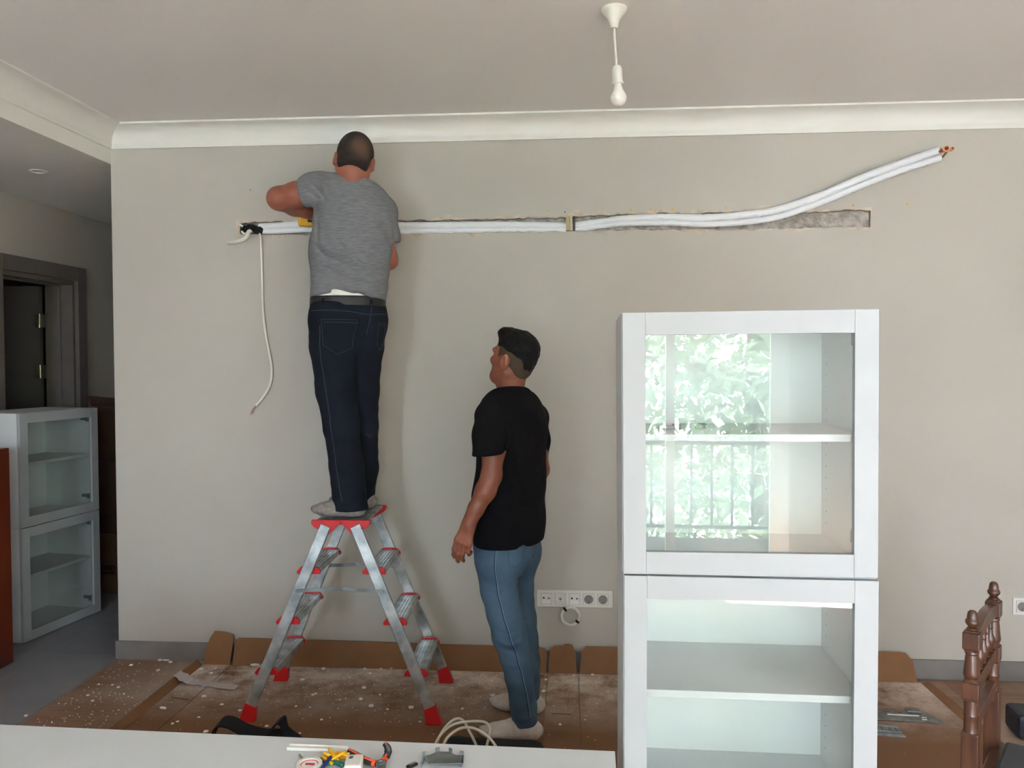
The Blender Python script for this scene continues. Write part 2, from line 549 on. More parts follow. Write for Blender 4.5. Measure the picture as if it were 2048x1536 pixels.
# wall_back with the ragged pipe chase cut in it
def resample(pl, step, jit, rnd):
    out = []
    for (x0, z0), (x1, z1) in zip(pl[:-1], pl[1:]):
        L = math.hypot(x1 - x0, z1 - z0)
        n = max(1, int(L / step))
        for i in range(n):
            t = i / n
            out.append((x0 + (x1 - x0) * t + rnd.uniform(-jit, jit) * 0.4, z0 + (z1 - z0) * t + rnd.uniform(-jit, jit)))
    out.append(pl[-1])
    return out
rg = random.Random(3)
top = [(-1.694,2.271),(-1.642,2.280),(-1.484,2.280),(-1.379,2.284),(-0.861,2.278),(-0.606,2.274),(-0.353,2.277),(-0.025,2.279),(0.096,2.287),(0.392,2.290),(0.636,2.288),(0.829,2.290),(1.021,2.294),(1.212,2.284),(1.354,2.296),(1.453,2.287)]
bot = [(-1.695,2.219),(-1.485,2.211),(-1.120,2.203),(-0.862,2.210),(-0.606,2.206),(-0.353,2.210),(-0.025,2.208),(0.392,2.209),(0.636,2.208),(0.878,2.204),(1.118,2.208),(1.355,2.209),(1.454,2.207)]
topR = resample(top, 0.022, 0.0045, rg)
botR = resample(bot, 0.022, 0.004, rg)
NT = len(topR)
# same number of points on both lips
def at_x(pl, x):
    for (x0, z0), (x1, z1) in zip(pl[:-1], pl[1:]):
        if x <= x1 or (x1, z1) == pl[-1]:
            t = 0 if x1 == x0 else max(0, min(1, (x - x0) / (x1 - x0)))
            return z0 + (z1 - z0) * t
botR = sorted(botR)
botM = [(x + rg.uniform(-.003, .003), at_x(botR, x)) for x, z in topR]
inner = topR + list(reversed(botM))                      # clockwise seen from the room
# torn paint around the lip
bulge = [(-1.72, .03, .05), (-1.36, .012, .06), (-1.05, .01, .04), (-.62, .02, .05), (-.3, .014, .06), (.03, .034, .035), (.15, .022, .03), (.42, .02, .05), (.62, .018, .04), (.95, .022, .08), (1.2, .012, .05), (1.44, .012, .05)]
bulgeb = [(-1.5, .012, .05), (-.78, .022, .03), (-.47, .02, .025), (-.2, .008, .05), (.16, .012, .03), (.3, .016, .03), (.62, .02, .05), (1.1, .01, .05), (1.4, .016, .04)]
def lipw(x, bl): return 0.003 + abs(noise.noise((x * 23, 3.1 if bl is bulge else 8.7, 0))) * 0.012 + sum(h * math.exp(-((x - c) / w) ** 2) for c, h, w in bl)
outer = []
for i, (x, z) in enumerate(topR): outer.append((x - (0.02 if i == 0 else 0) + (0.006 if i == NT - 1 else 0), z + lipw(x, bulge)))
for i, (x, z) in enumerate(reversed(botM)): outer.append((x - (0.02 if i == NT - 1 else 0) + (0.006 if i == 0 else 0), z - lipw(x, bulgeb)))
wb_ = MB()
rect = [(XL, 0), (XR, 0), (XR, HC), (XL, HC)]
tri = tessellate_polygon([[Vector((x, z, 0)) for x, z in rect], [Vector((x, z, 0)) for x, z in outer]])
allp = rect + outer
wb_.raw([(x, W, z) for x, z in allp], [])
for t in tri:
    a, b, c = [Vector(allp[i]) for i in t]
    if (b - a).cross(c - a) < 0: t = (t[0], t[2], t[1])
    wb_.face(tuple(t))
n0 = len(wb_.v)
NI = len(inner)
wb_.raw([(x, W + 0.0015, z) for x, z in inner], [])
wb_.mi = 1
for i in range(NI):
    j = (i + 1) % NI
    wb_.face((4 + i, 4 + j, n0 + j, n0 + i))
wb_.mi = 2
n1 = len(wb_.v)
cx = 0
wb_.raw([(x, W + 0.026 + rg.uniform(-.008, .008), z + (-0.003 if i < NT else 0.003)) for i, (x, z) in enumerate(inner)], [])
for i in range(NI):
    j = (i + 1) % NI
    wb_.face((n0 + i, n0 + j, n1 + j, n1 + i))
n2 = len(wb_.v)
mids = 4
for q in range(1, mids):
    t = q / mids
    for i in range(NT):
        a, b = wb_.v[n1 + i], wb_.v[n1 + NI - 1 - i]
        wb_.v.append((a[0] * (1 - t) + b[0] * t, W + 0.029 + rg.uniform(-.012, .006), a[2] * (1 - t) + b[2] * t))
def gi(q, i): return n1 + i if q == 0 else (n1 + NI - 1 - i if q == mids else n2 + (q - 1) * NT + i)
for q in range(mids):
    for i in range(NT - 1):
        wb_.face((gi(q, i), gi(q, i + 1), gi(q + 1, i + 1), gi(q + 1, i)))
wb_.mi = 0
wb_.raw([(XL, W, 0), (XR, W, 0), (XR, W, HC), (XL, W, HC), (XL, W + .14, 0), (XR, W + .14, 0), (XR, W + .14, HC), (XL, W + .14, HC)],
        [(4, 7, 6, 5), (0, 3, 7, 4), (1, 5, 6, 2), (3, 2, 6, 7), (0, 4, 5, 1)])
wall_back = wb_.build('wall_back', ['wall', 'plaster', 'mortar'], kind='structure')

def wall_with_holes(name, axis, pos, thick, u0, u1, z1, holes, m):
    # axis 'x': wall spans u along X at y = pos..pos+thick ; axis 'y': spans u along Y at x = pos..pos+thick
    b = MB()
    us = sorted({u0, u1} | {h[0] for h in holes} | {h[1] for h in holes})
    zs = sorted({0, z1} | {h[2] for h in holes} | {h[3] for h in holes})
    for ua, ub in zip(us[:-1], us[1:]):
        for za, zb in zip(zs[:-1], zs[1:]):
            if any(h[0] <= ua and ub <= h[1] and h[2] <= za and zb <= h[3] for h in holes): continue
            if axis == 'x': b.box((ua, pos, za), (ub, pos + thick, zb))
            else: b.box((pos, ua, za), (pos + thick, ub, zb))
    return b.build(name, m, kind='structure')
wall_with_holes('wall_front', 'x', YF - 0.2, 0.2, -3.65, XR + .2, HC + .15, [(-.35, 1.40, 0.0, 2.30), (-2.1, -1.3, .85, 2.25)], 'wall')
wall_with_holes('wall_right', 'y', XR, 0.2, YF - .2, W + .14, HC + .15, [(-2.2, -1.15, .55, 2.45)], 'wall')
wall_with_holes('wall_left', 'y', -3.65, 0.2, YF - .2, 7.0, HH + .1, [(4.62, 5.36, 0, 2.13)], 'hallwall')
box('wall_hall_end', (-3.65, 6.9, 0), (XL + .2, 7.1, HH + .1), 'hallwall', kind='structure')
box('wall_hall_right', (XL, W + .14, 0), (XL + .14, 6.9, HH + .1), 'hallwall', kind='structure')
# unlit room behind the open corridor door
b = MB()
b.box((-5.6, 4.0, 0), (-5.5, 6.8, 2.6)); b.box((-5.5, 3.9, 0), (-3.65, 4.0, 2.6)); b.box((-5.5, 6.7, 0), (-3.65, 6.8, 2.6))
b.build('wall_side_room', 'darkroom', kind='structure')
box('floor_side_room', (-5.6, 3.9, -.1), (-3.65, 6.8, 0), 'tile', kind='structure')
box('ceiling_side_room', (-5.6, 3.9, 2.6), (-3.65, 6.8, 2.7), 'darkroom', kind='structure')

# drop beam between room and entrance
box('trim_beam', (XL - 0.12, YF, HH - 0.01), (XL, W, HC), 'trim', kind='structure')

# cove cornice, swept along the beam, back wall and right wall
prof = [(0, 0.0), (0.012, 0.0), (0.014, 0.012)]
for i in range(9):
    a = (i / 8) * PI / 2
    prof.append((0.018 + 0.082 * (1 - math.cos(a)) , 0.016 + 0.078 * math.sin(a)))
prof += [(0.104, 0.096), (0.118, 0.096), (0.118, 0.105), (0, 0.105)]
def cornice(name, a, b, inward, m='trim', za=HC - 0.105):
    # a->b along wall; inward = direction away from the wall; mitred at both ends
    a, b, n = Vector(a), Vector(b), Vector(inward)
    d = (b - a).normalized()
    mb = MB()
    vs = []
    for e, p in ((1, a), (-1, b)):
        for x, z in prof:
            vs.append(p + n * x + d * e * x + Vector((0, 0, za + z)))
    N = len(prof)
    fs = [(i, (i + 1) % N, N + (i + 1) % N, N + i) for i in range(N)] + [tuple(reversed(range(N))), tuple(range(N, 2 * N))]
    mb.raw(vs, fs)
    return mb.build(name, m, smooth=True, kind='structure')
cornice('trim_cornice_back', (XL, W, 0), (XR, W, 0), (0, -1, 0))
cornice('trim_cornice_left', (XL, YF, 0), (XL, W, 0), (1, 0, 0))
cornice('trim_cornice_right', (XR, YF, 0), (XR, W, 0), (-1, 0, 0))
cornice('trim_cornice_front', (XL, YF, 0), (XR, YF, 0), (0, 1, 0))

# baseboards
def baseb(name, lo, hi): return box(name, lo, hi, 'base', bevel=0.002, kind='structure')
baseb('baseboard_back', (XL - .012, W - .014, 0), (XR, W, .096))
baseb('baseboard_end', (XL - .014, W, 0), (XL, W + .14, .096))
baseb('baseboard_right', (XR - .014, YF, 0), (XR, W, .096))
baseb('baseboard_left', (-3.45, YF, 0), (-3.436, 4.53, .096))
baseb('baseboard_corridor', (-3.45, 5.45, 0), (-3.436, 6.9, .096))

# corridor door: frame and open leaf
b = MB()
for lo, hi in (((-3.45, 5.36, 0), (-3.425, 5.455, 2.225)), ((-3.45, 4.525, 0), (-3.425, 4.62, 2.225)), ((-3.45, 4.62, 2.13), (-3.425, 5.36, 2.225)),
               ((-3.65, 5.33, 0), (-3.45, 5.36, 2.13)), ((-3.65, 4.62, 0), (-3.45, 4.65, 2.13)), ((-3.65, 4.65, 2.10), (-3.45, 5.33, 2.13)),
               ((-3.55, 5.318, 0), (-3.535, 5.33, 2.10)), ((-3.55, 4.65, 2.088), (-3.535, 5.318, 2.10))):
    b.box(lo, hi)
b.build('trim_door_frame', 'doorpaint', bevel=0.002, kind='structure')
dl = empty('door_1', (-3.655, 5.318, 0), math.radians(4), kind='structure', label='dark taupe corridor door standing open into the unlit room')
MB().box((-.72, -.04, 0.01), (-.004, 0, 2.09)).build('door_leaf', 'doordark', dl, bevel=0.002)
MB().tube([(-.66, -.04, 1.02), (-.66, -.085, 1.02), (-.55, -.085, 1.02)], .009, 10).build('door_handle', 'steel', dl, smooth=True)
for hz in (0.25, 1.50, 1.85):
    h = MB()
    h.box((-.034, -.0425, hz - .045), (-.004, -.0395, hz + .045)); h.box((.004, -.0425, hz - .045), (.036, -.0395, hz + .045))
    h.tube([(0, -.046, hz - .047), (0, -.046, hz + .047)], .006, 8)
    h.build('hinge', 'nickel', dl, smooth=True)

# recessed downlight in the lower ceiling
t = empty('recessed_downlight', (-2.88, 4.17, HH), label='small round recessed downlight in the lower corridor ceiling', cat='light')
MB().lathe([(.03, .004), (.03, -.002), (.036, -.006), (.046, -.004), (.046, .0)], n=32).build('ring', 'trim', t, smooth=True)
MB().lathe([(.0, -.001), (.029, -.001), (.029, 0)], n=24).build('lens', 'bulb', t)

# balcony door and windows behind and right of the camera
def window(name, T, w, h, mull, kind='structure', openleaf=None):
    # local: x 0..w, z 0..h, y thickness; T matrix
    r = bpy.data.objects.new(name, None); r.matrix_world = T; COL.objects.link(r); put(r, kind='structure')
    f = MB()
    f.box((0, -.03, 0), (.05, .03, h)); f.box((w - .05, -.03, 0), (w, .03, h)); f.box((.05, -.03, 0), (w - .05, .03, .05)); f.box((.05, -.03, h - .05), (w - .05, .03, h))
    for x in mull: f.box((x - .035, -.035, .05), (x + .035, .035, h - .05))
    f.build('frame', 'rail' if openleaf else 'trim', r, bevel=.002)
    xs = [.05] + list(mull) + [w - .05]
    for a, c in zip(xs[:-1], xs[1:]):
        MB().box((a, -.003, .05), (c, .003, h - .05)).build('pane', 'pane', r)
    return r
window('window_1', Matrix.Translation((-.35, YF - .08, 0.0)), 1.75, 2.30, [.933])
box('trim_window', (1.33, YF, 0), (1.47, YF + .03, 2.4), 'trim', kind='structure')
window('window_2', Matrix.Translation((-2.1, YF - .08, .85)), .8, 1.4, [.4])
window('window_3', Matrix.Translation((XR + .08, -2.2, .55)) @ Matrix.Rotation(PI / 2, 4, 'Z'), 1.05, 1.9, [.55])

# ------------------------------------------------------------------ outside: terrace, lawn, railing, tree, added light blockers
box('ground', (-30, -40, -3.2), (30, YF - 1.12, -3.0), 'lawn', kind='structure')
box('ground_terrace', (-2.9, YF - 1.12, -.3), (2.6, YF - .2, -.06), 'paving', kind='structure')
box('ceiling_sky_blocker', (-2.9, YF - 1.7, 2.62), (2.6, YF - .2, 2.8), 'render', kind='structure')  # unseen overhang, added to keep high skylight off the room floor
box('wall_sun_blocker', (1.9, YF - 1.12, -.06), (2.02, YF - .2, 2.62), 'render', kind='structure')  # unseen side wall, added to block the sun from the terrace
rl = empty('balcony_railing', (0, YF - 1.05, -.06), label='dark metal balcony railing seen reflected in the cabinet glass', cat='railing')
b = MB(); b.box((-2.6, -.02, .86), (2.4, .02, .90)); b.box((-2.6, -.015, .1), (2.4, .015, .13)); b.build('handrail', 'rail', rl)
b = MB()
for i in range(28): MB().box((-2.58 + i * .18, -.011, .13), (-2.558 + i * .18, .011, .86)).build('baluster', 'rail', rl)
rt = random.Random(11)
def tree(loc, R, hgt, n, label):
    t = empty('leafy_tree', loc, label=label, cat='tree')
    tr = MB().tube([(0, 0, 0), (.1, .05, hgt * .3), (-.05, .1, hgt * .6), (.1, 0, hgt * .95)], [.16, .13, .1, .03], 10)
    for k in range(9):
        a = rt.uniform(0, 2 * PI); z = rt.uniform(.25, .8) * hgt
        tr.tube([(0, 0, z), (math.cos(a) * R * .4, math.sin(a) * R * .4, z + .4), (math.cos(a) * R * .8, math.sin(a) * R * .8, z + .6)], [.06, .04, .012], 6)
    tr.build('trunk', 'bark', t, smooth=True)
    lf = MB()
    for i in range(n):
        while True:
            p = Vector((rt.uniform(-1, 1), rt.uniform(-1, 1), rt.uniform(-1, 1)))
            if p.length < 1 and noise.noise(p * 3.2 + Vector(loc)) > -0.12: break
        c = Vector((p.x * R, p.y * R * .6, hgt * .52 + p.z * hgt * .5))
        s_ = rt.uniform(.06, .13)
        q = Matrix.Translation(c) @ Matrix.Rotation(rt.uniform(0, 2 * PI), 4, 'Z') @ Matrix.Rotation(rt.uniform(-1.2, 1.2), 4, 'X') @ Matrix.Rotation(rt.uniform(-.8, .8), 4, 'Y')
        lf.raw([q @ Vector(v) * 1 for v in ((0, -s_, 0), (s_ * .55, -s_ * .1, .01), (s_ * .3, s_ * .5, 0), (0, s_ * 1.1, -.01), (-s_ * .3, s_ * .5, 0), (-s_ * .55, -s_ * .1, .01))], [(0, 1, 2, 3), (0, 3, 4, 5)])
    put(lf.build('foliage', 'leaf', t), kind='stuff')
tree((1.9, -6.2, -3), 2.6, 7.4, 9000, 'leafy green tree outside the balcony, reflected in the upper cabinet glass')
tree((-4.6, -7.9, -3), 2.6, 7.0, 5000, 'second leafy tree outside, further left beyond the balcony')
tree((7.4, -5.5, -3), 2.4, 6.6, 4000, 'third leafy tree outside, past the corner of the building')

# ------------------------------------------------------------------ ceiling lamp
t = empty('pendant_bulb', (0.150, 2.80, HC), label='bare frosted bulb hanging on a short white cable from a white ceiling cup', cat='lamp')
MB().lathe([(0.0, 0), (.044, 0), (.0445, -.006), (.040, -.014), (.030, -.024), (.021, -.038), (.0155, -.052), (.013, -.066), (.0115, -.068), (0, -.068)], n=36).build('ceiling_cup', 'plastic', t, smooth=True)
MB().tube([(0, 0, -.066), (.001, 0, -.10), (.006, 0, -.165), (.008, 0, -.20)], .0042, 10).build('cord', 'plastic', t, smooth=True)
TL = Matrix.Translation((.009, 0, -.196)) @ Matrix.Rotation(math.radians(-3), 4, 'Y')
MB().lathe([(.0, 0), (.012, 0), (.0165, -.006), (.0175, -.014), (.018, -.05), (.0205, -.058), (.0215, -.062), (.019, -.062), (0, -.06)], TL, 28).build('socket', 'plastic', t, smooth=True)
pb = [(0, -.058), (.0135, -.058), (.0145, -.068), (.0185, -.083)]
for i in range(11):
    a = -0.15 + (PI / 2 + 0.15) * i / 10
    pb.append((.0295 * math.cos(a) if i < 10 else 0.0001, -.108 - .0295 * math.sin(a) * 1.05))
bl = MB().lathe(pb, TL, 28)
bl.build('bulb', 'bulb', t, smooth=True)

# ------------------------------------------------------------------ pipes in the chase
tp = empty('insulated_pipe_pair', (-0.0253,4.0200,2.2299), label='pair of white foam-insulated copper pipes running along the wall groove and rising right', cat='pipe')
tp.location = (0, 0, 0)
def wp(s_, off):
    out = []
    for (x, z), y in s_: out.append((x, W + y, z))
    return out
pA = [((-1.594,2.256), .008), ((-1.484,2.260), .004), ((-1.327,2.267), .004), ((-1.119,2.257), .005), ((-0.862,2.250), .006), ((-0.606,2.249), .01), ((-0.353,2.247), .014), ((-0.025,2.240), .018), ((0.059,2.243), .018), ((0.245,2.265), .008),
      ((0.465,2.269), -.004), ((0.684,2.263), -.012), ((0.878,2.275), -.02), ((1.021,2.297), -.03), ((1.212,2.359), -.045), ((1.400,2.437), -.06), ((1.564,2.494), -.075), ((1.727,2.546), -.09)]
pB = [((-1.589,2.233), .006), ((-1.484,2.232), .004), ((-1.327,2.237), .004), ((-1.119,2.229), .005), ((-0.862,2.222), .006), ((-0.606,2.221), .01), ((-0.353,2.222), .014), ((-0.025,2.220), .018), ((0.059,2.224), .018), ((0.245,2.243), .008),
      ((0.465,2.242), -.004), ((0.685,2.231), -.012), ((0.878,2.241), -.02), ((1.022,2.263), -.03), ((1.212,2.325), -.045), ((1.401,2.401), -.06), ((1.565,2.461), -.075), ((1.737,2.512), -.09)]
def pipe(pl, r0, nm, seed):
    pts = smooth_path([(x, W + y, z) for (x, z), y in pl], 22)
    rr = []
    for i, p in enumerate(pts):
        w = min(1, max(.25, (p.x + .1) / .3)) if p.x > -.1 else .35
        crinkle = noise.noise((p.x * 90, seed, 0)) * .0012 * w
        rr.append(r0 * (1 if p.x > -1.3 else .96) + crinkle)
    mb = MB().tube(pts, rr, 18)
    # pressed wrinkles in the foil skin
    for i in range(len(mb.v) ):
        v = Vector(mb.v[i]); q = noise.noise((v.x * 70, v.y * 60 + seed, v.z * 110))
        if q > .22 and v.x > -.9:
            c = pts[min(len(pts) - 1, i // 18)]
            v = v + (c - v) * min(.16, (q - .22) * .9)
            mb.v[i] = tuple(v)
    return mb.build(nm, 'insul', tp, smooth=True), pts
oa, ptsA = pipe(pA, .0185, 'foam_sleeve', 1.0)
ob, ptsB = pipe(pB, .0155, 'foam_sleeve', 5.0)
eA, eB = ptsA[-1], ptsB[-1]
hx = (1.7314,3.8600,2.5371)
hx2 = (1.7627,3.8700,2.5390)
dA = (eA - ptsA[-6]).normalized(); dB = (eB - ptsB[-6]).normalized()
cp = MB().tube(smooth_path([eA - dA * .02, eA + dA * .012, Vector(hx) + Vector((-.012, .034, -.005)), Vector(hx) + Vector((0, .012, 0))], 6), .0070, 12)
cp.build('copper_tube', 'copper', tp, smooth=True)
cp = MB().tube(smooth_path([eB - dB * .02, eB + dB * .006, Vector(hx2) + Vector((-.010, .030, -.006)), Vector(hx2) + Vector((0, .012, 0))], 6), .0036, 10)
cp.build('copper_tube', 'copper', tp, smooth=True)
def nut(c, r, L):
    T = Matrix.Translation(c) @ Matrix.Rotation(-PI / 2, 4, 'X') @ Matrix.Rotation(.25, 4, 'Y')
    mb = MB().lathe([(r * .55, -.002), (r * .96, -.002), (r, .001), (r, L * .45), (r * .82, L * .62), (r * .82, L), (r * .5, L)], T, 6 if r > .02 else 12)
    mb.lathe([(r * .62, .0021 - L * 0), (r * .62, -.004), (r * .9, -.004), (r * .9, .0)], T, 20)
    mb.build('flare_nut', 'brass', tp, smooth=False)
    MB().lathe([(0, -.0042), (r * .60, -.0042), (r * .60, -.003)], T, 16).build('bore', 'bore', tp)
nut(hx, .0155, .03); nut(hx2, .0095, .024)

# wooden wedge and dark strip bridging the groove
tw = empty('wall_wedge', (-0.0004,4.0200,2.2468), label='small pale block clamped across the groove over the pipes, with a dark strip', cat='wedge')
b = MB(); b.box((-.022, -.02, -.037), (-.006, .03, .037)); b.box((-.0045, -.022, -.038), (.010, .03, .038)); b.build('block', 'wedge', tw, bevel=.0015)
MB().box((.013, -.012, -.036), (.023, .03, .034)).build('dark_strip', 'dark', tw, bevel=.001)

# black tape bundle and hose at the left end of the groove
ttb = empty('taped_hose_end', (0, 0, 0), label='pale drain hose end wrapped in black tape at the left end of the wall groove', cat='hose')
mb = MB()
pp = smooth_path([((-1.5842,4.0200,2.2332)), ((-1.6024,4.0000,2.2353)), ((-1.6244,3.9900,2.2441)), ((-1.6548,4.0000,2.2412)), ((-1.6844,4.0200,2.2321))], 6)
mb.tube(pp, [.020 + .006 * noise.noise((i * .7, 2, 0)) - .0004 * max(0, i - 12) for i in range(len(pp))], 10)
for i in range(len(mb.v)):
    v = Vector(mb.v[i]); mb.v[i] = tuple(v + Vector(noise.noise_vector(v * 60)) * .005)
mb.build('tape_wrap', 'black', ttb)
MB().tube(smooth_path([(-1.6181,4.0000,2.2355), (-1.6275,3.9650,2.2199), (-1.6315,3.9550,2.1982), (-1.6598,3.9600,2.1792), (-1.7176,3.9850,2.1737), (-1.7557,4.0120,2.1782)], 8), [.0105] * 41, 12).build('drain_hose', 'cable', ttb, smooth=True)
MB().tube(smooth_path([(-1.6423,4.0200,2.2238), (-1.6656,4.0000,2.2184), (-1.6760,4.0000,2.2313), (-1.6746,4.0100,2.2533), (-1.6945,4.0200,2.2655)], 6), .006, 10).build('loop', 'cable', ttb, smooth=True)

tc_ = empty('hanging_cable', (0, 0, 0), label='thin white electric cable hanging down the wall from the groove, wires bare at its end', cat='cable')
cpts = smooth_path([(-1.5882,4.0100,2.2265), (-1.5755,3.9900,2.1826), (-1.5754,4.0000,2.0823), (-1.5767,4.0060,1.9556), (-1.5738,4.0080,1.8279), (-1.5620,4.0080,1.7126), (-1.5417,4.0000,1.6098), (-1.5295,4.0000,1.5330), (-1.5356,4.0000,1.4561), (-1.5680,4.0000,1.3919), (-1.6135,4.0000,1.3379)], 8)
MB().tube(cpts, .0058, 10).build('sheath', 'cable', tc_, smooth=True)
e = cpts[-1]
MB().tube([e, e + Vector((-.012, -.004, -.02)), e + Vector((-.018, -.004, -.045))], .0015, 6).build('blue_wire', 'blue', tc_)
MB().tube([e, e + Vector((-.018, 0, -.018)), e + Vector((-.024, -.002, -.038))], .0015, 6).build('grey_wire', 'steel', tc_)
MB().tube([e, e + Vector((-.02, -.006, -.025)), e + Vector((-.03, -.004, -.048))], .0015, 6).build('brown_wire', 'copper', tc_)

# plugs and holes in the wall
def wall_plug(c, label, group=None):
    o = MB().lathe([(.0022, -.012), (.0042, -.012), (.0055, .0015), (.0042, .0025), (.0022, .0025), (.002, -.008)], Matrix.Rotation(PI / 2, 4, 'X'), 10).build('wall_plug', 'yellow', smooth=True)
    o.location = (c[0], W - .0005, c[2])
    put(o, label=label, cat='wall plug', group=group)
for c, lb in (((-0.1099,4.0200,2.3106), 'yellow wall plug above the groove just left of the wooden block'),
              ((0.2987,4.0200,2.3087), 'yellow wall plug above the groove, first one right of the wooden block'),
              ((0.3969,4.0200,2.3071), 'yellow wall plug above the groove, middle one of the close row of three'),
              ((0.5019,4.0200,2.3078), 'yellow wall plug above the groove, last of the close row of three'),
              ((0.7617,4.0200,2.3108), 'lone yellow wall plug above the groove where the white pipes begin to rise'),
              ((1.0166,4.0200,2.3089), 'yellow wall plug half hidden behind the rising white pipes')):
    wall_plug(c, lb)
for c, r_, lb in (((-1.6369,4.0200,2.4432), .0028, 'small dark screw hole in the wall above the left end of the groove'), ((-0.0277,4.0200,2.3043), .0032, 'small dark screw hole in the wall just above the wooden block')):
    o = MB().lathe([(0, .0004), (r_, .0004), (r_, -.002)], Matrix.Rotation(PI / 2, 4, 'X'), 10).build('screw_hole', 'dark')
    o.location = (c[0], W, c[2]); put(o, label=lb, cat='hole')
wall_plug((1.3684,4.0200,2.3126), 'yellow wall plug just above the right end of the wall groove')
wall_plug((1.6222,4.0200,2.3154), 'rightmost yellow wall plug, on bare wall below the copper pipe ends')
wall_plug((-0.7219,4.0200,1.6373), 'single yellow wall plug low on the bare wall, left of the younger man')

# socket panel
def face_T(c): return Matrix.Translation(c)
tS = empty('socket_panel', (0.018,4.0200,0.3627), label='long white five-gang socket panel low on the wall beside the jeans', cat='socket panel')
MB().box((-.190, -.009, -.042), (.190, 0, .042)).build('frame', 'plastic', tS, bevel=.0025)
def insert(x, parent, kind, nm):
    MB().box((x - .0272, -.0094, -.0282), (x + .0272, -.006, .0282)).build('gap_line', 'steel', parent)
    mb = MB(); mb.box((x - .026, -.012, -.027), (x + .026, -.006, .027))
    o = mb.build(nm, 'plastic', parent, bevel=.001)
    T = Matrix.Translation((x, -.012, 0)) @ Matrix.Rotation(PI / 2, 4, 'X')
    if kind == 'schuko':
        MB().lathe([(.0205, .0008), (.0225, .0016), (.0225, 0), (.0195, 0), (.0195, .0003), (0, .0003)], T, 28).build('well', 'base', o, smooth=True)
        m2 = MB()
        for dx in (-.0095, 0, .0095): m2.lathe([(0, .0006), (.0024, .0006), (.0024, .0)], T @ Matrix.Translation((dx, .0035 if dx else .004, 0)), 10)
        m2.box((x - .0016, -.0129, -.017), (x + .0016, -.0119, -.008))
        m2.build('contact_hole', 'dark', o)
    elif kind == 'coax':
        MB().lathe([(0, .004), (.0035, .004), (.0055, .001), (.006, 0)], T, 16).build('coax_port', 'steel', o, smooth=True)
        MB().lathe([(0, .001), (.0014, .001), (.0014, 0)], T @ Matrix.Translation((0, -.013, 0)), 8).build('screw', 'dark', o)
    else:
        MB().lathe([(0, .0012), (.0045, .0012), (.005, 0)], T @ Matrix.Translation((-.013, .004, 0)), 12).build('port', 'dark', o)
        MB().box((x + .008, -.0135, -.001), (x + .018, -.0118, .007)).build('port', 'steel', o)
        m3 = MB(); m3.box((x - .021, -.0145, -.024), (x + .021, -.0118, -.007)); m3.build('label_cover', 'whitein', o)
for i, k in enumerate(('data', 'coax', 'data', 'schuko', 'schuko')):
    insert(-.142 + i * .071, tS, k, {'data': 'data_outlet', 'coax': 'aerial_outlet', 'schuko': 'power_outlet'}[k])
tS2 = empty('wall_outlet', (2.1779,4.0200,0.3667), label='single white power outlet at the right edge, behind the wooden chair', cat='outlet')
MB().box((-.041, -.009, -.041), (.041, 0, .041)).build('frame', 'plastic', tS2, bevel=.0025)
insert(0, tS2, 'schuko', 'power_outlet')

# coiled cable tied up under the panel
tk = empty('cable_coil', (-0.0022,3.9950,0.2811), label='coil of thin white cable with two black ties hanging under the socket panel', cat='cable')
mb = MB()
for k in range(6):
    r = .040 + .0022 * (k % 3) + .001 * k
    mb.tube([(math.cos(a) * r + .002 * math.sin(3 * a + k), -.004 * (k // 3) + .003 * math.sin(2 * a + k), math.sin(a) * (r * .98)) for a in [2 * PI * i / 40 for i in range(40)]], .0021, 8, close=True)
mb.tube(smooth_path([(.030, 0, .030), (.012, .003, .046), (-.003, .006, .052), (-.005, .012, .056)], 5), .0021, 8)
mb.build('coiled_wire', 'cable', tk, smooth=True)
for a in (math.radians(128), math.radians(-38)):
    T = Matrix.Translation((math.cos(a) * .0435, -.002, math.sin(a) * .0435)) @ Matrix.Rotation(-a, 4, 'Y')
    MB().box((-.010, -.009, -.0055), (.010, .008, .0055), T).build('tie', 'black', tk, bevel=.002)

# ------------------------------------------------------------------ glass cabinets
def carcass(root, w, h, d, t=.018, shelf=None, holes=True):
    # local: front face of door at y=0, x 0..w, going back to y=d, z 0..h
    y0 = .021
    b = MB(); b.box((0, y0, 0), (t, d, h)); b.build('side_panel', 'white', root, bevel=.0008)
    b = MB(); b.box((w - t, y0, 0), (w, d, h)); b.build('side_panel', 'white', root, bevel=.0008)
    MB().box((t, y0, h - t), (w - t, d, h)).build('top_panel', 'white', root, bevel=.0008)
    MB().box((t, y0, 0), (w - t, d, t)).build('bottom_panel', 'white', root, bevel=.0008)
    MB().box((t, d - .014, t), (w - t, d - .008, h - t)).build('back_panel', 'whitein', root)
    if shelf is not None:
        MB().box((t + .002, y0 + .03, shelf), (w - t - .002, d - .016, shelf + .018)).build('shelf', 'white', root, bevel=.0008)
    if holes:
        hb = MB()
        for sx, xx in ((1, t), (-1, w - t)):
            for yy in (y0 + .04, d - .06):
                for k in range(int((h - .12) / .032)):
                    z = .06 + k * .032
                    T = Matrix.Translation((xx, yy, z)) @ Matrix.Rotation(sx * PI / 2, 4, 'Y')
                    hb.lathe([(0, .0006), (.0022, .0006), (.0022, 0)], T, 6)
        put(hb.build('shelf_pin_hole', 'steel', root), kind='stuff')
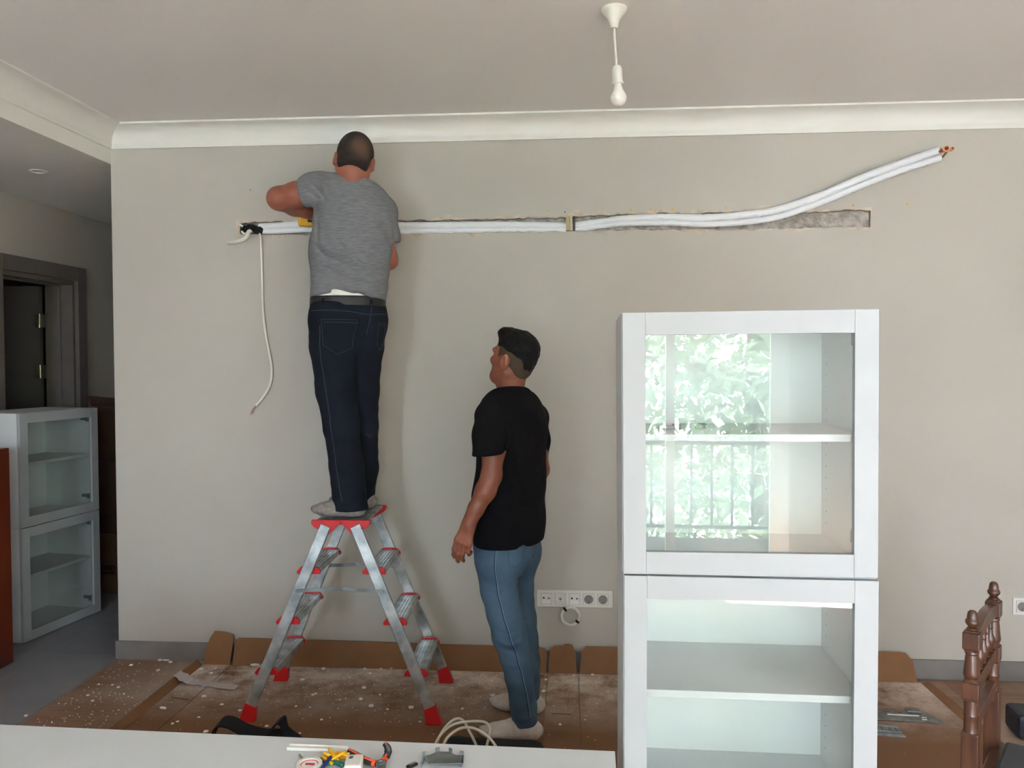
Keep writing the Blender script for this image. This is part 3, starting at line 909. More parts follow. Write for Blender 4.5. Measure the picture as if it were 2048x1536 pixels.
def glass_door(root, w, h, fw=.056, hinge_side=1):
    g = .0015
    dr = bpy.data.objects.new('door', None); COL.objects.link(dr); dr.parent = root
    for x0 in (g, w - fw): MB().box((x0, 0, g), (x0 + fw - g, .019, h - g)).build('stile', 'dimdoor', dr, bevel=.0006)
    for z0 in (g, h - fw): MB().box((fw + .0004, .0003, z0), (w - fw - .0004, .019, z0 + fw - g)).build('rail', 'dimdoor', dr, bevel=.0006)
    MB().box((fw - .004, .008, fw - .004), (w - fw + .004, .012, h - fw + .004)).build('glass_pane', 'glass', dr)
    for z in (.075, h - .085):
        xh = w - .02 if hinge_side > 0 else .02
        s_ = -1 if hinge_side > 0 else 1
        hm = MB(); hm.box((min(xh, xh + s_ * .03), .022, z), (max(xh, xh + s_ * .03), .05, z + .03)); hm.box((min(xh, xh + s_ * .012), .05, z + .006), (max(xh, xh + s_ * .012), .10, z + .024))
        hm.build('hinge', 'steel', dr, bevel=.002)
    return dr
def cabinet(name, w, h, d, shelf, T, label, group=None, glass=True, hinge=1):
    root = empty(name, label=label, cat='cabinet', group=group)
    root.matrix_world = T
    carcass(root, w, h, d, shelf=shelf)
    if glass: glass_door(root, w, h, hinge_side=hinge)
    else:
        MB().box((.0015, 0, .0015), (w - .0015, .019, h - .0015)).build('door', 'white', root, bevel=.0008)
    return root
TC = Matrix.Translation((0.1276, 1.951, 0)) @ Matrix.Rotation(math.radians(-1.28), 4, 'Z')
tilt = Matrix.Rotation(math.radians(-.3), 4, 'Y')
cabinet('glass_cabinet', .60, .638, .42, .3195, TC @ Matrix.Translation((-.001, 0, 1.0405)) @ tilt, 'large white cabinet with glass door and foliage reflection, topmost of the right stack')
cabinet('glass_cabinet', .60, .638, .42, .3195, TC @ Matrix.Translation((0.001, 0, .401)), 'white glass-door cabinet cut by the bottom edge, below the reflecting one')
cabinet('base_cabinet', .60, .38, .42, None, TC @ Matrix.Translation((0, 0, .02)), 'white closed base cabinet at the bottom of the right stack', glass=False)
b = MB()
for x in (.04, .56):
    for y in (.06, .38): b.lathe([(0, .010), (.02, .010), (.02, .02), (0, .02)], TC @ Matrix.Translation((x, y, 0)), 12)
put(b.build('cabinet_feet', 'dark'), label='short black feet under the right cabinet stack', cat='feet')
# hinge fittings left lying on the upper shelf
zs = 1.0405 + .3195 + .0185
for (px, py_, rz, lb) in ((.13, .20, .2, 'steel hinge fitting lying on the upper cabinet shelf, the one nearer its left end'), (.215, .22, 1.2, 'thin steel hinge arm lying on the cabinet shelf right of another fitting')):
    t = empty('hinge_fitting', TC @ Vector((px - .002, py_, zs + px * .005)), rz, label=lb, cat='hinge')
    MB().box((-.026, -.009, 0), (.012, .009, .010)).build('hinge_arm', 'steel', t, bevel=.002)
    MB().lathe([(0, 0), (.013, 0), (.013, .010), (.010, .013), (0, .013)], Matrix.Translation((.02, 0, 0)), 16).build('hinge_cup', 'steel', t, smooth=True)

ang = math.atan2(4.784 - 4.189, -2.952 + 3.038)
TL2 = Matrix.Translation((-3.030, 4.189, 0)) @ Matrix.Rotation(ang, 4, 'Z')
cabinet('glass_cabinet', .60, .638, .385, .335, TL2 @ Matrix.Translation((0, 0, .643)), 'small distant glass-door cabinet in the hall, upper of two', hinge=1)
cabinet('glass_cabinet', .60, .638, .385, .335, TL2 @ Matrix.Translation((0, 0, .003)), 'small distant glass-door cabinet on the hall floor, lower of two', hinge=1)

# ------------------------------------------------------------------ reddish sideboard at the left edge
t = empty('sideboard', (-2.90, 3.93, 0), label='reddish-brown wooden sideboard cut off by the left edge of the photo', cat='sideboard')
b = MB(); b.box((-.018, -1.2, .0), (0, 0, 1.10)); b.build('side_panel', 'sidewood', t, bevel=.003)
MB().box((-.38, -1.2, .06), (-.02, -.002, 1.08)).build('body', 'sidewood', t, bevel=.003)
MB().box((-.40, -1.21, 1.10), (.0, .0, 1.122)).build('top_board', 'sidewood', t, bevel=.004)

# ------------------------------------------------------------------ cartons in the corridor
def carton(lo, hi, m, label, tape=True, prn=None, flap=False):
    cx, cy = (lo[0] + hi[0]) / 2, (lo[1] + hi[1]) / 2
    t = empty('cardboard_box', (cx, cy, lo[2]), label=label, cat='box', group=None)
    w, d, h = hi[0] - lo[0], hi[1] - lo[1], hi[2] - lo[2]
    MB().box((-w / 2, -d / 2, 0), (w / 2, d / 2, h)).build('carton', m, t, bevel=.006)
    if tape: MB().box((-.025, -d / 2 - .001, 0), (.025, -d / 2 + .001, h)).build('tape', 'carddark', t)
    if flap:
        b = MB(); b.raw([(-w / 2, -d / 2, h), (w / 2, -d / 2, h), (w / 2, -d / 2 - .03, h + .02), (0, -d / 2 - .06, h + .03), (-w / 2, -d / 2 - .05, h + .07), (-w / 2, -d / 2 + .004, h), (w / 2, -d / 2 + .004, h)], [(0, 1, 2, 3, 4), (5, 4, 3, 2, 6)])
        b.build('open_flap', 'carddark', t)
    return t
k1 = carton((-3.33, 5.16, 0.0), (-2.62, 5.66, .40), 'cardbox', 'lowest brown carton with printed lettering, on the hall floor behind the wall corner', tape=False)
def text(body, size, loc, parent, m='ink', rot=(PI / 2, 0, 0), name='printed_text', ext=.0004, bold=.0):
    c = bpy.data.curves.new(name, 'FONT')
    c.body = body; c.size = size; c.extrude = ext; c.offset = bold
    tmp = bpy.data.objects.new(name, c)
    COL.objects.link(tmp)
    me = bpy.data.meshes.new_from_object(tmp.evaluated_get(bpy.context.evaluated_depsgraph_get()))
    bpy.data.objects.remove(tmp)
    me.materials.clear(); me.materials.append(M[m])
    o = bpy.data.objects.new(name, me)
    o.location = loc; o.rotation_euler = rot
    COL.objects.link(o); o.parent = parent
    return o
lx = (-3.195) + 2.975
text('LORD', .046, (lx, -.2512, .158), k1, bold=.0022)
text('ORGANIK', .027, (lx, -.2512, .130), k1, bold=.0012)
carton((-3.32, 5.18, .403), (-2.66, 5.64, .53), 'carddark', 'flat brown carton between the lettered carton and the taller ones', tape=False)
carton((-3.33, 5.17, .533), (-2.65, 5.62, .895), 'carddark', 'middle tall dark brown carton in the corridor stack', tape=False)
carton((-3.24, 5.19, .898), (-2.64, 5.60, 1.27), 'carddark', 'topmost brown carton with open flap in the corridor stack', tape=False, flap=True)

# ------------------------------------------------------------------ low white unit across the foreground
t = empty('low_white_table', (0.108, 1.958, 0), math.radians(-1.3), label='long low white tabletop across the bottom of the photo, tools lying on it', cat='table')
MB().box((-2.2, -.50, .575), (0, 0, .600)).build('tabletop', 'white', t, bevel=.0015)
for x in (-2.19, -1.1, -.02): MB().box((x, -.49, 0.011), (x + .018, -.012, .575)).build('leg_panel', 'white', t, bevel=.001)
MB().box((-2.17, -.03, .10), (-.03, -.014, .574)).build('back_panel', 'white', t)
def on_table(p, dz=.0005): return (p[0], p[1], .600 + dz)

# white plastic channel strip
p0, p1 = (-0.7014,1.9293,0.6), (-0.5515,1.9264,0.6)
v = Vector(p1) - Vector(p0)
t = empty('plastic_channel', on_table(p0), math.atan2(v.y, v.x), label='white plastic channel strip lying along the far edge of the white tabletop', cat='strip')
b = MB(); b.box((0, -.022, 0), (v.length, -.004, .003)); b.box((0, -.024, 0), (v.length, -.020, .008)); b.box((0, -.006, 0), (v.length, -.002, .008))
b.build('channel', 'plastic', t, bevel=.001)
# screws
for (c, rz, lb) in (((-0.6437,1.8578,0.6), 2.2, 'small steel screw on the tabletop behind the tape roll'), ((-0.6028,1.8606,0.6), -.8, 'small steel screw on the tabletop between tape roll and yellow plugs')):
    t = empty('screw', on_table(c, .0035), rz, label=lb, cat='screw')
    R90 = Matrix.Rotation(PI / 2, 4, 'Y')
    MB().lathe([(0, -.001), (.0048, -.001), (.0035, .003), (.0020, .004)], R90, 12).build('head', 'steel', t, smooth=True)
    MB().lathe([(.0020, .003)] + [(.0018 + .0006 * (i % 2), .005 + i * .0012) for i in range(20)] + [(0, .032)], R90, 10).build('thread', 'steel', t, smooth=True)
# roll of white tape with printed core
c = (-0.6135,1.8150,0.6)
t = empty('tape_roll', on_table(c), label='roll of white tape with a red and blue printed core on the tabletop', cat='tape')
MB().lathe([(.022, 0), (.0295, 0), (.0295, .018), (.022, .018), (.022, 0)], n=36).build('tape', 'plastic', t, smooth=True)
MB().lathe([(0, .014), (.0218, .014), (.0218, .003), (0, .003)], n=30).build('core', 'whitein', t)
b = MB(); b.lathe([(.019, .0145), (.0205, .0145), (.0205, .0152), (.019, .0152), (.019, .0145)], n=30); b.box((-.010, -.003, .0142), (.012, .005, .0150)); b.build('red_print', 'red', t)
# pencil
a0, a1 = Vector((-0.579,1.7900,0.62)), Vector((-0.5689,1.8424,0.62))
t = empty('marker_pen', a0, label='dark blue marker pen leaning on the yellow plugs', cat='pen')
d = a1 - a0; d.z = .002
MB().tube([(0, 0, -.006), tuple(d * .9)], .0045, 10).build('barrel', 'blue', t, smooth=True)
MB().tube([tuple(d * .9), tuple(d)], [.0045, .002], 10).build('tip', 'dark', t, smooth=True)
# yellow plugs in a pile
rp = random.Random(5)
proto = None
pc = Vector((-0.5588,1.8611,0.6))
for i in range(16):
    z = .0045 if i < 8 else (.011 if i < 13 else .017)
    spr = .034 if i < 8 else .022
    loc = (pc.x + rp.uniform(-spr, spr), pc.y + rp.uniform(-.018, .018), .600 + z)
    if proto is None:
        mb = MB().lathe([(.0022, -.018), (.0035, -.016), (.0030, -.010), (.0042, -.008), (.0032, -.003), (.0042, 0), (.0034, .006), (.0040, .010), (.0038, .018), (.0020, .018)], Matrix.Rotation(PI / 2, 4, 'Y'), 10)
        proto = o = mb.build('wall_plug', 'yellow', smooth=True)
    else:
        o = proto.copy(); COL.objects.link(o)
    o.location = loc
    o.rotation_euler = (rp.uniform(0, 3), rp.uniform(-.25, .25), rp.uniform(-.9, .9) + (PI / 2 if rp.random() < .2 else 0))
    put(o, label='yellow plastic wall plug in the loose pile on the white tabletop', cat='wall plug', group='yellow plugs piled on the tabletop')
# small green plugs
for i, c in enumerate(((-0.5723,1.8411,0.6), (-0.5484,1.8380,0.6))):
    o = MB().lathe([(.003, -.012), (.006, -.010), (.0065, .010), (.003, .014)], Matrix.Rotation(PI / 2, 4, 'Y'), 12).build('green_plug', 'green', smooth=True, label=('dark green plastic plug beside the pen at the photo bottom' if i == 0 else 'dark green plastic plug between the yellow pile and white adapter'), cat='plug')
    o.location = on_table(c, .0068); o.rotation_euler = (0, 0, .5 - i)
# white adapter box
c = (-0.5108,1.8289,0.6)
t = empty('white_adapter', on_table(c), .15, label='rounded white adapter box with blue marking in front of the pliers', cat='adapter')
MB().box((-.021, -.03, 0), (.021, .03, .022)).build('housing', 'plastic', t, bevel=.006)
b = MB(); b.box((-.013, .006, .0219), (-.004, .012, .0223)); b.box((-.012, .014, .0219), (-.002, .018, .0223)); b.build('blue_mark', 'blue', t)
# pliers: two bent handles, pivot, jaws
t = empty('pliers', (0, 0, 0), label='pliers with orange and black grips, handles spread open on the tabletop', cat='pliers')
zz = .612
pv = Vector((-0.4466,1.8308,0.612))
h1 = [pv, Vector((-0.4754,1.8406,0.612)), Vector((-0.5017,1.8580,0.612)), Vector((-0.5287,1.8807,0.612)), Vector((-0.5399,1.8900,0.612))]
h2 = [pv, Vector((-0.4425,1.8644,0.612)), Vector((-0.4392,1.8715,0.622)), Vector((-0.4407,1.8734,0.632)), Vector((-0.4478,1.8724,0.642))]
for hh in (h1, h2):
    pts = smooth_path(hh, 7)
    n = len(pts)
    g = MB().tube(pts[2:], [.0085 * (.75 + .35 * math.sin(PI * min(1, (i + 1) / n * 1.05))) + (.0010 if i % 6 < 2 and i < 16 else 0) for i in range(n - 2)], 12, sq=.75)
    gr = g.build('grip', 'dark', t, smooth=True)
    off = Vector((0, -.002, .0062))
    MB().tube([p + off for p in pts[3:-2]], [.0026] * (n - 5), 8).build('orange_inlay', 'orange', gr, smooth=True)
    q = pts[3:6]
    MB().tube(q, .0092, 12, sq=.78).build('orange_band', 'orange', gr, smooth=True)
MB().lathe([(0, -.007), (.011, -.007), (.012, 0), (.011, .007), (.005, .0075), (.004, .005), (0, .005)], Matrix.Translation(pv), 20).build('pivot', 'steel', t, smooth=True)
b = MB()
for s_ in (-1, 1):
    b.prism([(s_ * .001, -.005), (s_ * .012, -.008), (s_ * .009, -.03), (s_ * .002, -.042), (s_ * .0008, -.03)], -.006, .006, Matrix.Translation(pv) @ Matrix.Rotation(.25, 4, 'Z'))
b.build('jaw', 'steel', t)
# small black clip
t = empty('black_clip', on_table((-0.376,1.8473,0.6)), -.7, label='small black clip lying between the pliers and the steel bracket', cat='clip')
MB().box((-.006, -.014, 0), (.006, .014, .007)).build('clip_body', 'dark', t, bevel=.002)
MB().box((-.003, -.008, .007), (.003, .010, .009)).build('clip_lever', 'steel', t, bevel=.0008)
# bracket
c = (-0.3072,1.8805,0.6)
t = empty('steel_bracket', on_table(c), .06, label='small galvanised steel bracket with upturned tabs on the right of the tabletop', cat='bracket')
poly = [(-.048, .006), (-.033, .010), (-.022, .022), (-.012, .028), (.012, .026), (.030, .010), (.046, .012), (.052, -.030), (-.030, -.034)]
MB().prism(poly, .008, .0096).build('plate', 'steel', t, bevel=.0004)
for (x, y, r) in ((-.046, .006, .2), (-.016, .026, .5), (.044, .010, -.2), (.016, .024, -.7)):
    T = Matrix.Translation((x, y, .006)) @ Matrix.Rotation(r, 4, 'Z')
    MB().box((-.005, -.001, -.006), (.005, .001, .013), T).build('tab', 'steel', t)
MB().box((-.05, -.033, 0), (-.046, .004, .0096)).build('side_rail', 'steel', t)
MB().box((.046, -.03, 0), (.050, .01, .0096)).build('side_rail', 'steel', t)

# ------------------------------------------------------------------ unfolded carton covering the floor
t = empty('cardboard_sheet', (0, 0, 0), label='large unfolded brown carton covering the floor, its flaps standing against the wall', cat='cardboard')
yw = 3.945
panels = [(-1.885, -1.742), (-1.738, -.118), (-.114, .036), (.040, 1.68)]
for i, (x0, x1) in enumerate(panels):
    b = MB()
    xe = x1 - .0 
    # far edge is creased at the wall; near edge runs under the foreground unit
    b.raw([], [])
    nx, ny = max(2, int((x1 - x0) / .12)), 14
    for zz_ in (0, 1):
        for j in range(ny + 1):
            for k in range(nx + 1):
                u = k / nx
                X = x0 + (x1 - x0) * u
                Yy = yw - (yw - 1.15) * j / ny
                zr = .0045 + .003 * max(0, noise.noise((X * 2.2, Yy * 2.2, i * 3))) if 0 < j else .0045
                b.v.append((X, Yy, zr + (.0035 if zz_ else -.0035)))
    q = (nx + 1) * (ny + 1)
    for j in range(ny):
        for k in range(nx):
            a = j * (nx + 1) + k
            b.face((q + a, q + a + nx + 1, q + a + nx + 2, q + a + 1))
            b.face((a, a + 1, a + nx + 2, a + nx + 1))
    rim = [k for k in range(nx + 1)] + [(nx + 1) * j + nx for j in range(1, ny + 1)] + [(nx + 1) * ny + k for k in reversed(range(nx))] + [(nx + 1) * j for j in reversed(range(1, ny))]
    for a, c2 in zip(rim, rim[1:] + rim[:1]): b.face((a, q + a, q + c2, c2))
    b.build('floor_panel', 'carddust', t)
def flap(poly, lean, m='cardin'):
    # poly in (x, height); leaning back towards the wall
    T = Matrix.Translation((0, yw + .004, .006)) @ Matrix.Rotation(math.radians(90 - lean), 4, 'X')
    MB().prism(poly, -.002, .002, T).build('flap', m, t, bevel=.0006)
flap([(-1.885, 0), (-1.748, 0), (-1.742, .10), (-1.745, .15), (-1.79, .163), (-1.845, .166), (-1.868, .13), (-1.884, .06)], 17)
flap([(-1.733, 0), (-.124, 0), (-.118, .09), (-.130, .118), (-.16, .124), (-1.715, .135), (-1.733, .12)], 18)
flap([(-.112, 0), (.030, 0), (.024, .10), (.008, .137), (-.012, .142), (-.030, .140), (-.040, .131), (-.085, .129), (-.104, .11), (-.112, .04)], 17)
flap([(.044, 0), (1.668, 0), (1.655, .10), (1.625, .135), (1.60, .138), (.075, .132), (.052, .11)], 18)
# raised strips down both long edges
def strip_flap(x, out, ys, wd, ht, m='cardin'):
    b = MB()
    n = len(ys)
    for zz_ in (0, 1):
        for y, w_, h_ in zip(ys, wd, ht):
            b.v.append((x, y, .004 + .003 * zz_)); b.v.append((x + out * w_, y - .004, .004 + h_ + .003 * zz_))
    for i in range(n - 1):
        b.face((2 * n + 2 * i, 2 * n + 2 * i + 1, 2 * n + 2 * i + 3, 2 * n + 2 * i + 2)); b.face((2 * i, 2 * i + 2, 2 * i + 3, 2 * i + 1))
        b.face((2 * i + 1, 2 * n + 2 * i + 1, 2 * n + 2 * i + 3, 2 * i + 3)[::-1]); b.face((2 * i, 2 * n + 2 * i, 2 * n + 2 * i + 2, 2 * i + 2))
    b.face((0, 1, 2 * n + 1, 2 * n)); b.face((2 * n - 2, 2 * n - 1, 4 * n - 1, 4 * n - 2)[::-1])
    b.build('edge_strip', m, t)
strip_flap(-1.889, -1, [3.94, 3.7, 3.4, 3.1, 2.7, 2.2, 1.6], [.022, .026, .03, .034, .04, .04, .04], [.030, .034, .030, .026, .02, .02, .02])
strip_flap(1.684, 1, [3.94, 3.6, 3.2, 2.8, 2.2, 1.6], [.03, .05, .055, .06, .06, .06], [.012, .010, .012, .010, .008, .006])
# slits cut in the card
b = MB()
for p0, p1 in (((-1.8478,3.5420,0.0095), (-1.7509,3.5154,0.0095)), ((-0.0836,3.4851,0.0095), (-0.0001,3.4806,0.0095))):
    b.tube([p0, p1], .0012, 5)
b.build('cut_slit', 'carddark', t)

# paper strip
ps = [Vector((-1.9149,3.7274,0.045)), Vector((-1.8568,3.7010,0.03)), Vector((-1.8319,3.7109,0.012)), Vector((-1.7601,3.6965,0.01)), Vector((-1.6762,3.6757,0.011)), Vector((-1.5860,3.6606,0.01))]
b = MB()
pts = smooth_path(ps, 6)
rr_ = random.Random(2)
for i, p in enumerate(pts):
    w_ = .030 + .012 * noise.noise((i * .35, 0, 4)) + (.008 if i < 12 else 0)
    b.v.append((p.x, p.y + w_, p.z + .001)); b.v.append((p.x, p.y - w_, p.z + .004 + .003 * noise.noise((i * .5, 7, 0))))
for i in range(len(pts) - 1): b.face((2 * i, 2 * i + 1, 2 * i + 3, 2 * i + 2))
o = b.build('paper_strip', 'paper', label='torn strip of masking paper lying across the raised cardboard edge', cat='paper')
md = o.modifiers.new('solid', 'SOLIDIFY'); md.thickness = .0008

# plaster chips
rc = random.Random(21)
protos = []
for k in range(6):
    bm = bmesh.new()
    bmesh.ops.create_icosphere(bm, subdivisions=1, radius=1)
    for v_ in bm.verts:
        v_.co *= 1 + .35 * noise.noise(v_.co * 1.3 + Vector((k * 5, 0, 0)))
        v_.co.z *= .42
    me = bpy.data.meshes.new('plaster_chip'); bm.to_mesh(me); bm.free()
    me.materials.append(M['chip']); protos.append(me)
def chip(p, s_, label, group=None, sx=1.0):
    o = bpy.data.objects.new('plaster_chip', rc.choice(protos))
    o.location = (p[0], p[1], p[2] + s_ * .30); o.scale = (s_ * sx, s_, s_)
    o.rotation_euler = (0, 0, rc.uniform(0, 3) if sx == 1 else rc.uniform(-.3, .3)); COL.objects.link(o)
    put(o, label=label, cat='plaster chip', group=group)
L1 = 'white plaster chip among the rubble on the cardboard around the stepladder'
for p, s_ in (((-1.3080,3.7798,0.008), .014), ((-1.2486,3.9238,0.008), .012), ((-1.2036,3.9802,0.008), .016), ((-0.9831,3.7053,0.008), .013), ((-0.8966,3.5062,0.008), .014),
              ((-0.9634,3.5766,0.008), .011), ((-1.2001,3.6107,0.008), .009), ((-1.1897,3.6227,0.008), .009), ((-0.9989,3.8817,0.008), .010), ((-1.0413,3.9374,0.008), .010), ((-0.7158,3.5026,0.008), .015),
              ((-0.9064,3.9529,0.008), .010), ((-0.9579,3.9429,0.008), .007), ((-1.2946,3.2816,0.008), .010), ((-1.4701,3.4215,0.008), .010), ((-1.5774,3.4768,0.008), .011), ((-1.6986,3.5554,0.008), .013),
              ((-1.5274,3.2107,0.008), .014), ((-1.6225,3.3462,0.008), .008), ((-1.6545,3.1707,0.008), .009), ((-1.6951,3.2975,0.008), .008), ((-1.7072,3.2776,0.008), .008), ((-1.8627,3.8704,0.008), .016),
              ((-1.8813,3.9769,0.008), .018), ((-1.7918,3.8296,0.008), .012), ((-1.7953,3.8880,0.008), .010), ((-1.2367,3.4836,0.008), .007), ((-1.0795,3.3579,0.008), .008), ((-1.1302,3.2283,0.008), .007),
              ((-0.8175,3.4803,0.008), .007), ((-0.6493,3.3673,0.008), .007), ((-1.1702,3.4776,0.008), .006), ((-1.4504,3.6511,0.008), .007), ((-1.4359,3.8212,0.008), .008), ((-1.0846,3.8255,0.008), .006), ((-0.8879,3.6314,0.008), .006), ((-1.0584,3.5649,0.008), .006)):
    chip(p, s_ * .95, L1, 'plaster chips around the stepladder')
chip((-1.6136,3.9466,0.008), .016, 'flat elongated white plaster chip by the wall, left of the stepladder', sx=1.8)
chip((-1.8263,3.4236,0.008), .011, 'oblong white plaster chip on the cardboard inside the raised left edge', sx=2.0)
L2 = 'white plaster chip on the cardboard around or behind the younger man\'s feet'
for p, s_ in (((-0.5787,3.9810,0.008), .016), ((-0.5549,3.9562,0.008), .008), ((-0.3635,3.6550,0.008), .012), ((-0.4443,3.9634,0.008), .007), ((-0.383,3.8285,0.008), .008), ((-0.1291,3.7212,0.008), .011), ((-0.1215,3.8579,0.008), .008),
              ((-0.047,3.3790,0.008), .008), ((0.1061,3.9352,0.008), .010), ((0.0123,3.9164,0.008), .009), ((0.1201,3.8314,0.008), .008), ((0.0505,3.8328,0.008), .007), ((-0.3031,3.7737,0.008), .008), ((-0.4838,3.5077,0.008), .007), ((0.0603,3.4339,0.008), .005)):
    chip(p, s_, L2, 'plaster chips around the younger man')
L3 = 'white plaster chip on the bare wood floor at the left'
for p, s_ in (((-2.2612,3.9251,0), .012), ((-2.0840,3.8633,-0), .013), ((-2.1469,4.0017,0), .013), ((-2.0779,3.9783,-0), .011), ((-2.1683,3.6523,0), .010), ((-2.2832,3.6805,0), .007), ((-2.2142,3.6791,0), .007), ((-2.2019,3.4969,0), .008), ((-2.2595,3.5540,0), .008), ((-2.4029,3.3269,0), .010), ((-2.0998,3.5815,0), .006)):
    chip(p, s_ * .95, L3, 'plaster chips on the wood floor')
chip((-2.1155,4.0037,0), .010, 'long narrow white plaster sliver at the grey baseboard', sx=2.6)
# fine crumbs
b = MB()
for i in range(1500):
    X = rc.uniform(-1.87, 1.1)
    Yy = 3.93 - abs(rc.gauss(0, .26))
    if Yy < 2.2: continue
    dens = .5 + noise.noise((X * 2, Yy * 2, 0))
    if rc.random() > dens + (.5 if X < .2 else 0): continue
    s_ = rc.uniform(.0010, .0030)
    b.raw([(X - s_, Yy - s_, .009), (X + s_, Yy - s_ * .6, .009), (X + s_ * .6, Yy + s_, .009), (X - s_ * .7, Yy + s_ * .8, .009), (X, Yy, .009 + s_)], [(0, 1, 4), (1, 2, 4), (2, 3, 4), (3, 0, 4)])
for i in range(260):
    X = rc.uniform(-2.36, -1.95); Yy = rc.uniform(2.9, 3.99); s_ = rc.uniform(.001, .003)
    b.raw([(X - s_, Yy - s_, .0002), (X + s_, Yy - s_ * .6, .0002), (X + s_ * .6, Yy + s_, .0002), (X - s_ * .7, Yy + s_ * .8, .0002), (X, Yy, s_)], [(0, 1, 4), (1, 2, 4), (2, 3, 4), (3, 0, 4)])
put(b.build('plaster_crumbs', 'chip'), label='fine white plaster crumbs strewn over the cardboard along the wall', cat='debris', kind='stuff')

# ------------------------------------------------------------------ double-sided step ladder
t = empty('step_ladder', (-1.000, 3.565, .008), math.radians(2.0), label='aluminium double-sided stepladder with red plastic caps, man standing on it', cat='ladder')
tx, tz = .064, .845                       # rail heads
fx, fz = .405, .03                        # rail feet
hy_t, hy_b = .186, .222                   # half widths (top, bottom)
def rail_pt(sx, sy, z):
    u = (tz - z) / (tz - fz)
    return Vector((sx * (tx + (fx - tx) * u), sy * (hy_t + (hy_b - hy_t) * u), z))
for sx in (-1, 1):
    for sy in (-1, 1):
        a, c = rail_pt(sx, sy, tz), rail_pt(sx, sy, fz)
        b = MB().beam(a, c, .020, .047, up=(1, 0, 0))
        o = b.build('leg', 'alu', t, bevel=.003)
        d = (c - a).normalized()
        e0 = c - d * .045
        n = Vector((1, 0, 0)); n = (n - d * n.dot(d)).normalized()
        # foot: flared red boot standing flat on the floor
        ft = MB()
        w2 = .0135
        A0, A1 = e0 - n * .026, e0 + n * .026
        B0, B1 = Vector((c.x - .033 + d.x * 0, c.y, .0)), Vector((c.x + .035, c.y, .0))
        vs = []
        for sgn in (-1, 1):
            vs += [A0 + Vector((0, sgn * w2, 0)), A1 + Vector((0, sgn * w2, 0)), B1 + Vector((0, sgn * (w2 + .004), .006)), B1 + Vector((0, sgn * (w2 + .004), 0)), B0 + Vector((0, sgn * (w2 + .004), 0)), B0 + Vector((0, sgn * (w2 + .004), .006))]
        ft.raw(vs, [(0, 1, 2, 3, 4, 5), (11, 10, 9, 8, 7, 6)] + [(i, i + 6, (i + 1) % 6 + 6, (i + 1) % 6) for i in range(6)])
        ft.build('rubber_foot', 'red', o, bevel=.002)
for sx in (-1, 1):
    for z in (.655, .437, .218):
        L, Rr = rail_pt(sx, -1, z), rail_pt(sx, 1, z)
        cxx = L.x
        b = MB()
        y0, y1 = L.y + .0262, Rr.y - .0262
        b.box((cxx - .043, y0, z - .004), (cxx + .043, y1, z + .0005))
        for k in range(6):
            xr = cxx - .036 + k * .0144
            b.box((xr - .0028, y0, z + .0005), (xr + .0028, y1, z + .0032))
        b.box((cxx - .044, y0, z - .024), (cxx - .041, y1, z)); b.box((cxx + .041, y0, z - .024), (cxx + .044, y1, z))
        st = b.build('step', 'alu', t)
        for yy, s_ in ((L.y, -1), (Rr.y, 1)):
            T = Matrix.Translation((cxx, yy, z)) @ Matrix.Rotation(PI / 2, 4, 'X')
            cb = MB()
            prf = [(-.050, -.024), (.050, -.024), (.052, -.012), (.036, .006), (.012, .009), (-.012, .009), (-.036, .006), (-.052, -.012)]
            cb.prism(prf, .0102 if s_ > 0 else -.026, .026 if s_ > 0 else -.0102, T)
            cb.build('step_cap', 'red', st, bevel=.002)
# platform
b = MB()
b.box((-.112, -.176, .858), (.112, .176, .866))
for k in range(13): b.box((-.102 + k * .017 - .003, -.176, .866), (-.102 + k * .017 + .003, .176, .8675))
b.build('platform', 'alu', t)
for sy in (-1, 1):
    T = Matrix.Translation((0, 0, 0)) @ Matrix.Rotation(PI / 2, 4, 'X')
    prf = [(-.128, .868), (-.129, .852), (-.118, .838), (-.060, .806), (-.048, .808), (-.012, .845), (0, .850), (.012, .845), (.048, .808), (.060, .806), (.118, .838), (.129, .852), (.128, .868)]
    y_ = -sy * hy_t
    cb = MB().prism(prf, y_ - (.002 if sy > 0 else .013), y_ + (.013 if sy > 0 else .002), T)
    # prism z axis maps to -y
    c_ = cb.build('platform_cap', 'red', t, bevel=.002)
    rv = MB()
    for x, z in ((0, .858), (-.094, .838), (.094, .838)):
        rv.sphere((x, sy * (hy_t + .0135), z), (.0036, .002, .0036), 8, 5)
    rv.build('rivet', 'steel', c_, smooth=True)
# folding spreaders
for sy in (-1, 1):
    zc = .566
    a, c = rail_pt(-1, sy, zc), rail_pt(1, sy, zc)
    yy = sy * .013
    a += Vector((-.006, yy, 0)); c += Vector((.006, yy, 0))
    m_ = (a + c) / 2 + Vector((0, 0, .010))
    b = MB(); b.beam(a, m_ + (a - m_) * .08, .004, .016); b.beam(m_ + (a - m_) * .14, m_ + (c - m_) * .06, .007, .009); b.beam(m_ + (c - m_) * .02, c, .004, .016)
    for p in (a, m_, c): b.lathe([(0, -.006), (.0055, -.006), (.0055, .006), (0, .006)], Matrix.Translation(p) @ Matrix.Rotation(PI / 2, 4, 'X'), 10)
    b.build('spreader_bar', 'steel', t, bevel=.0008)

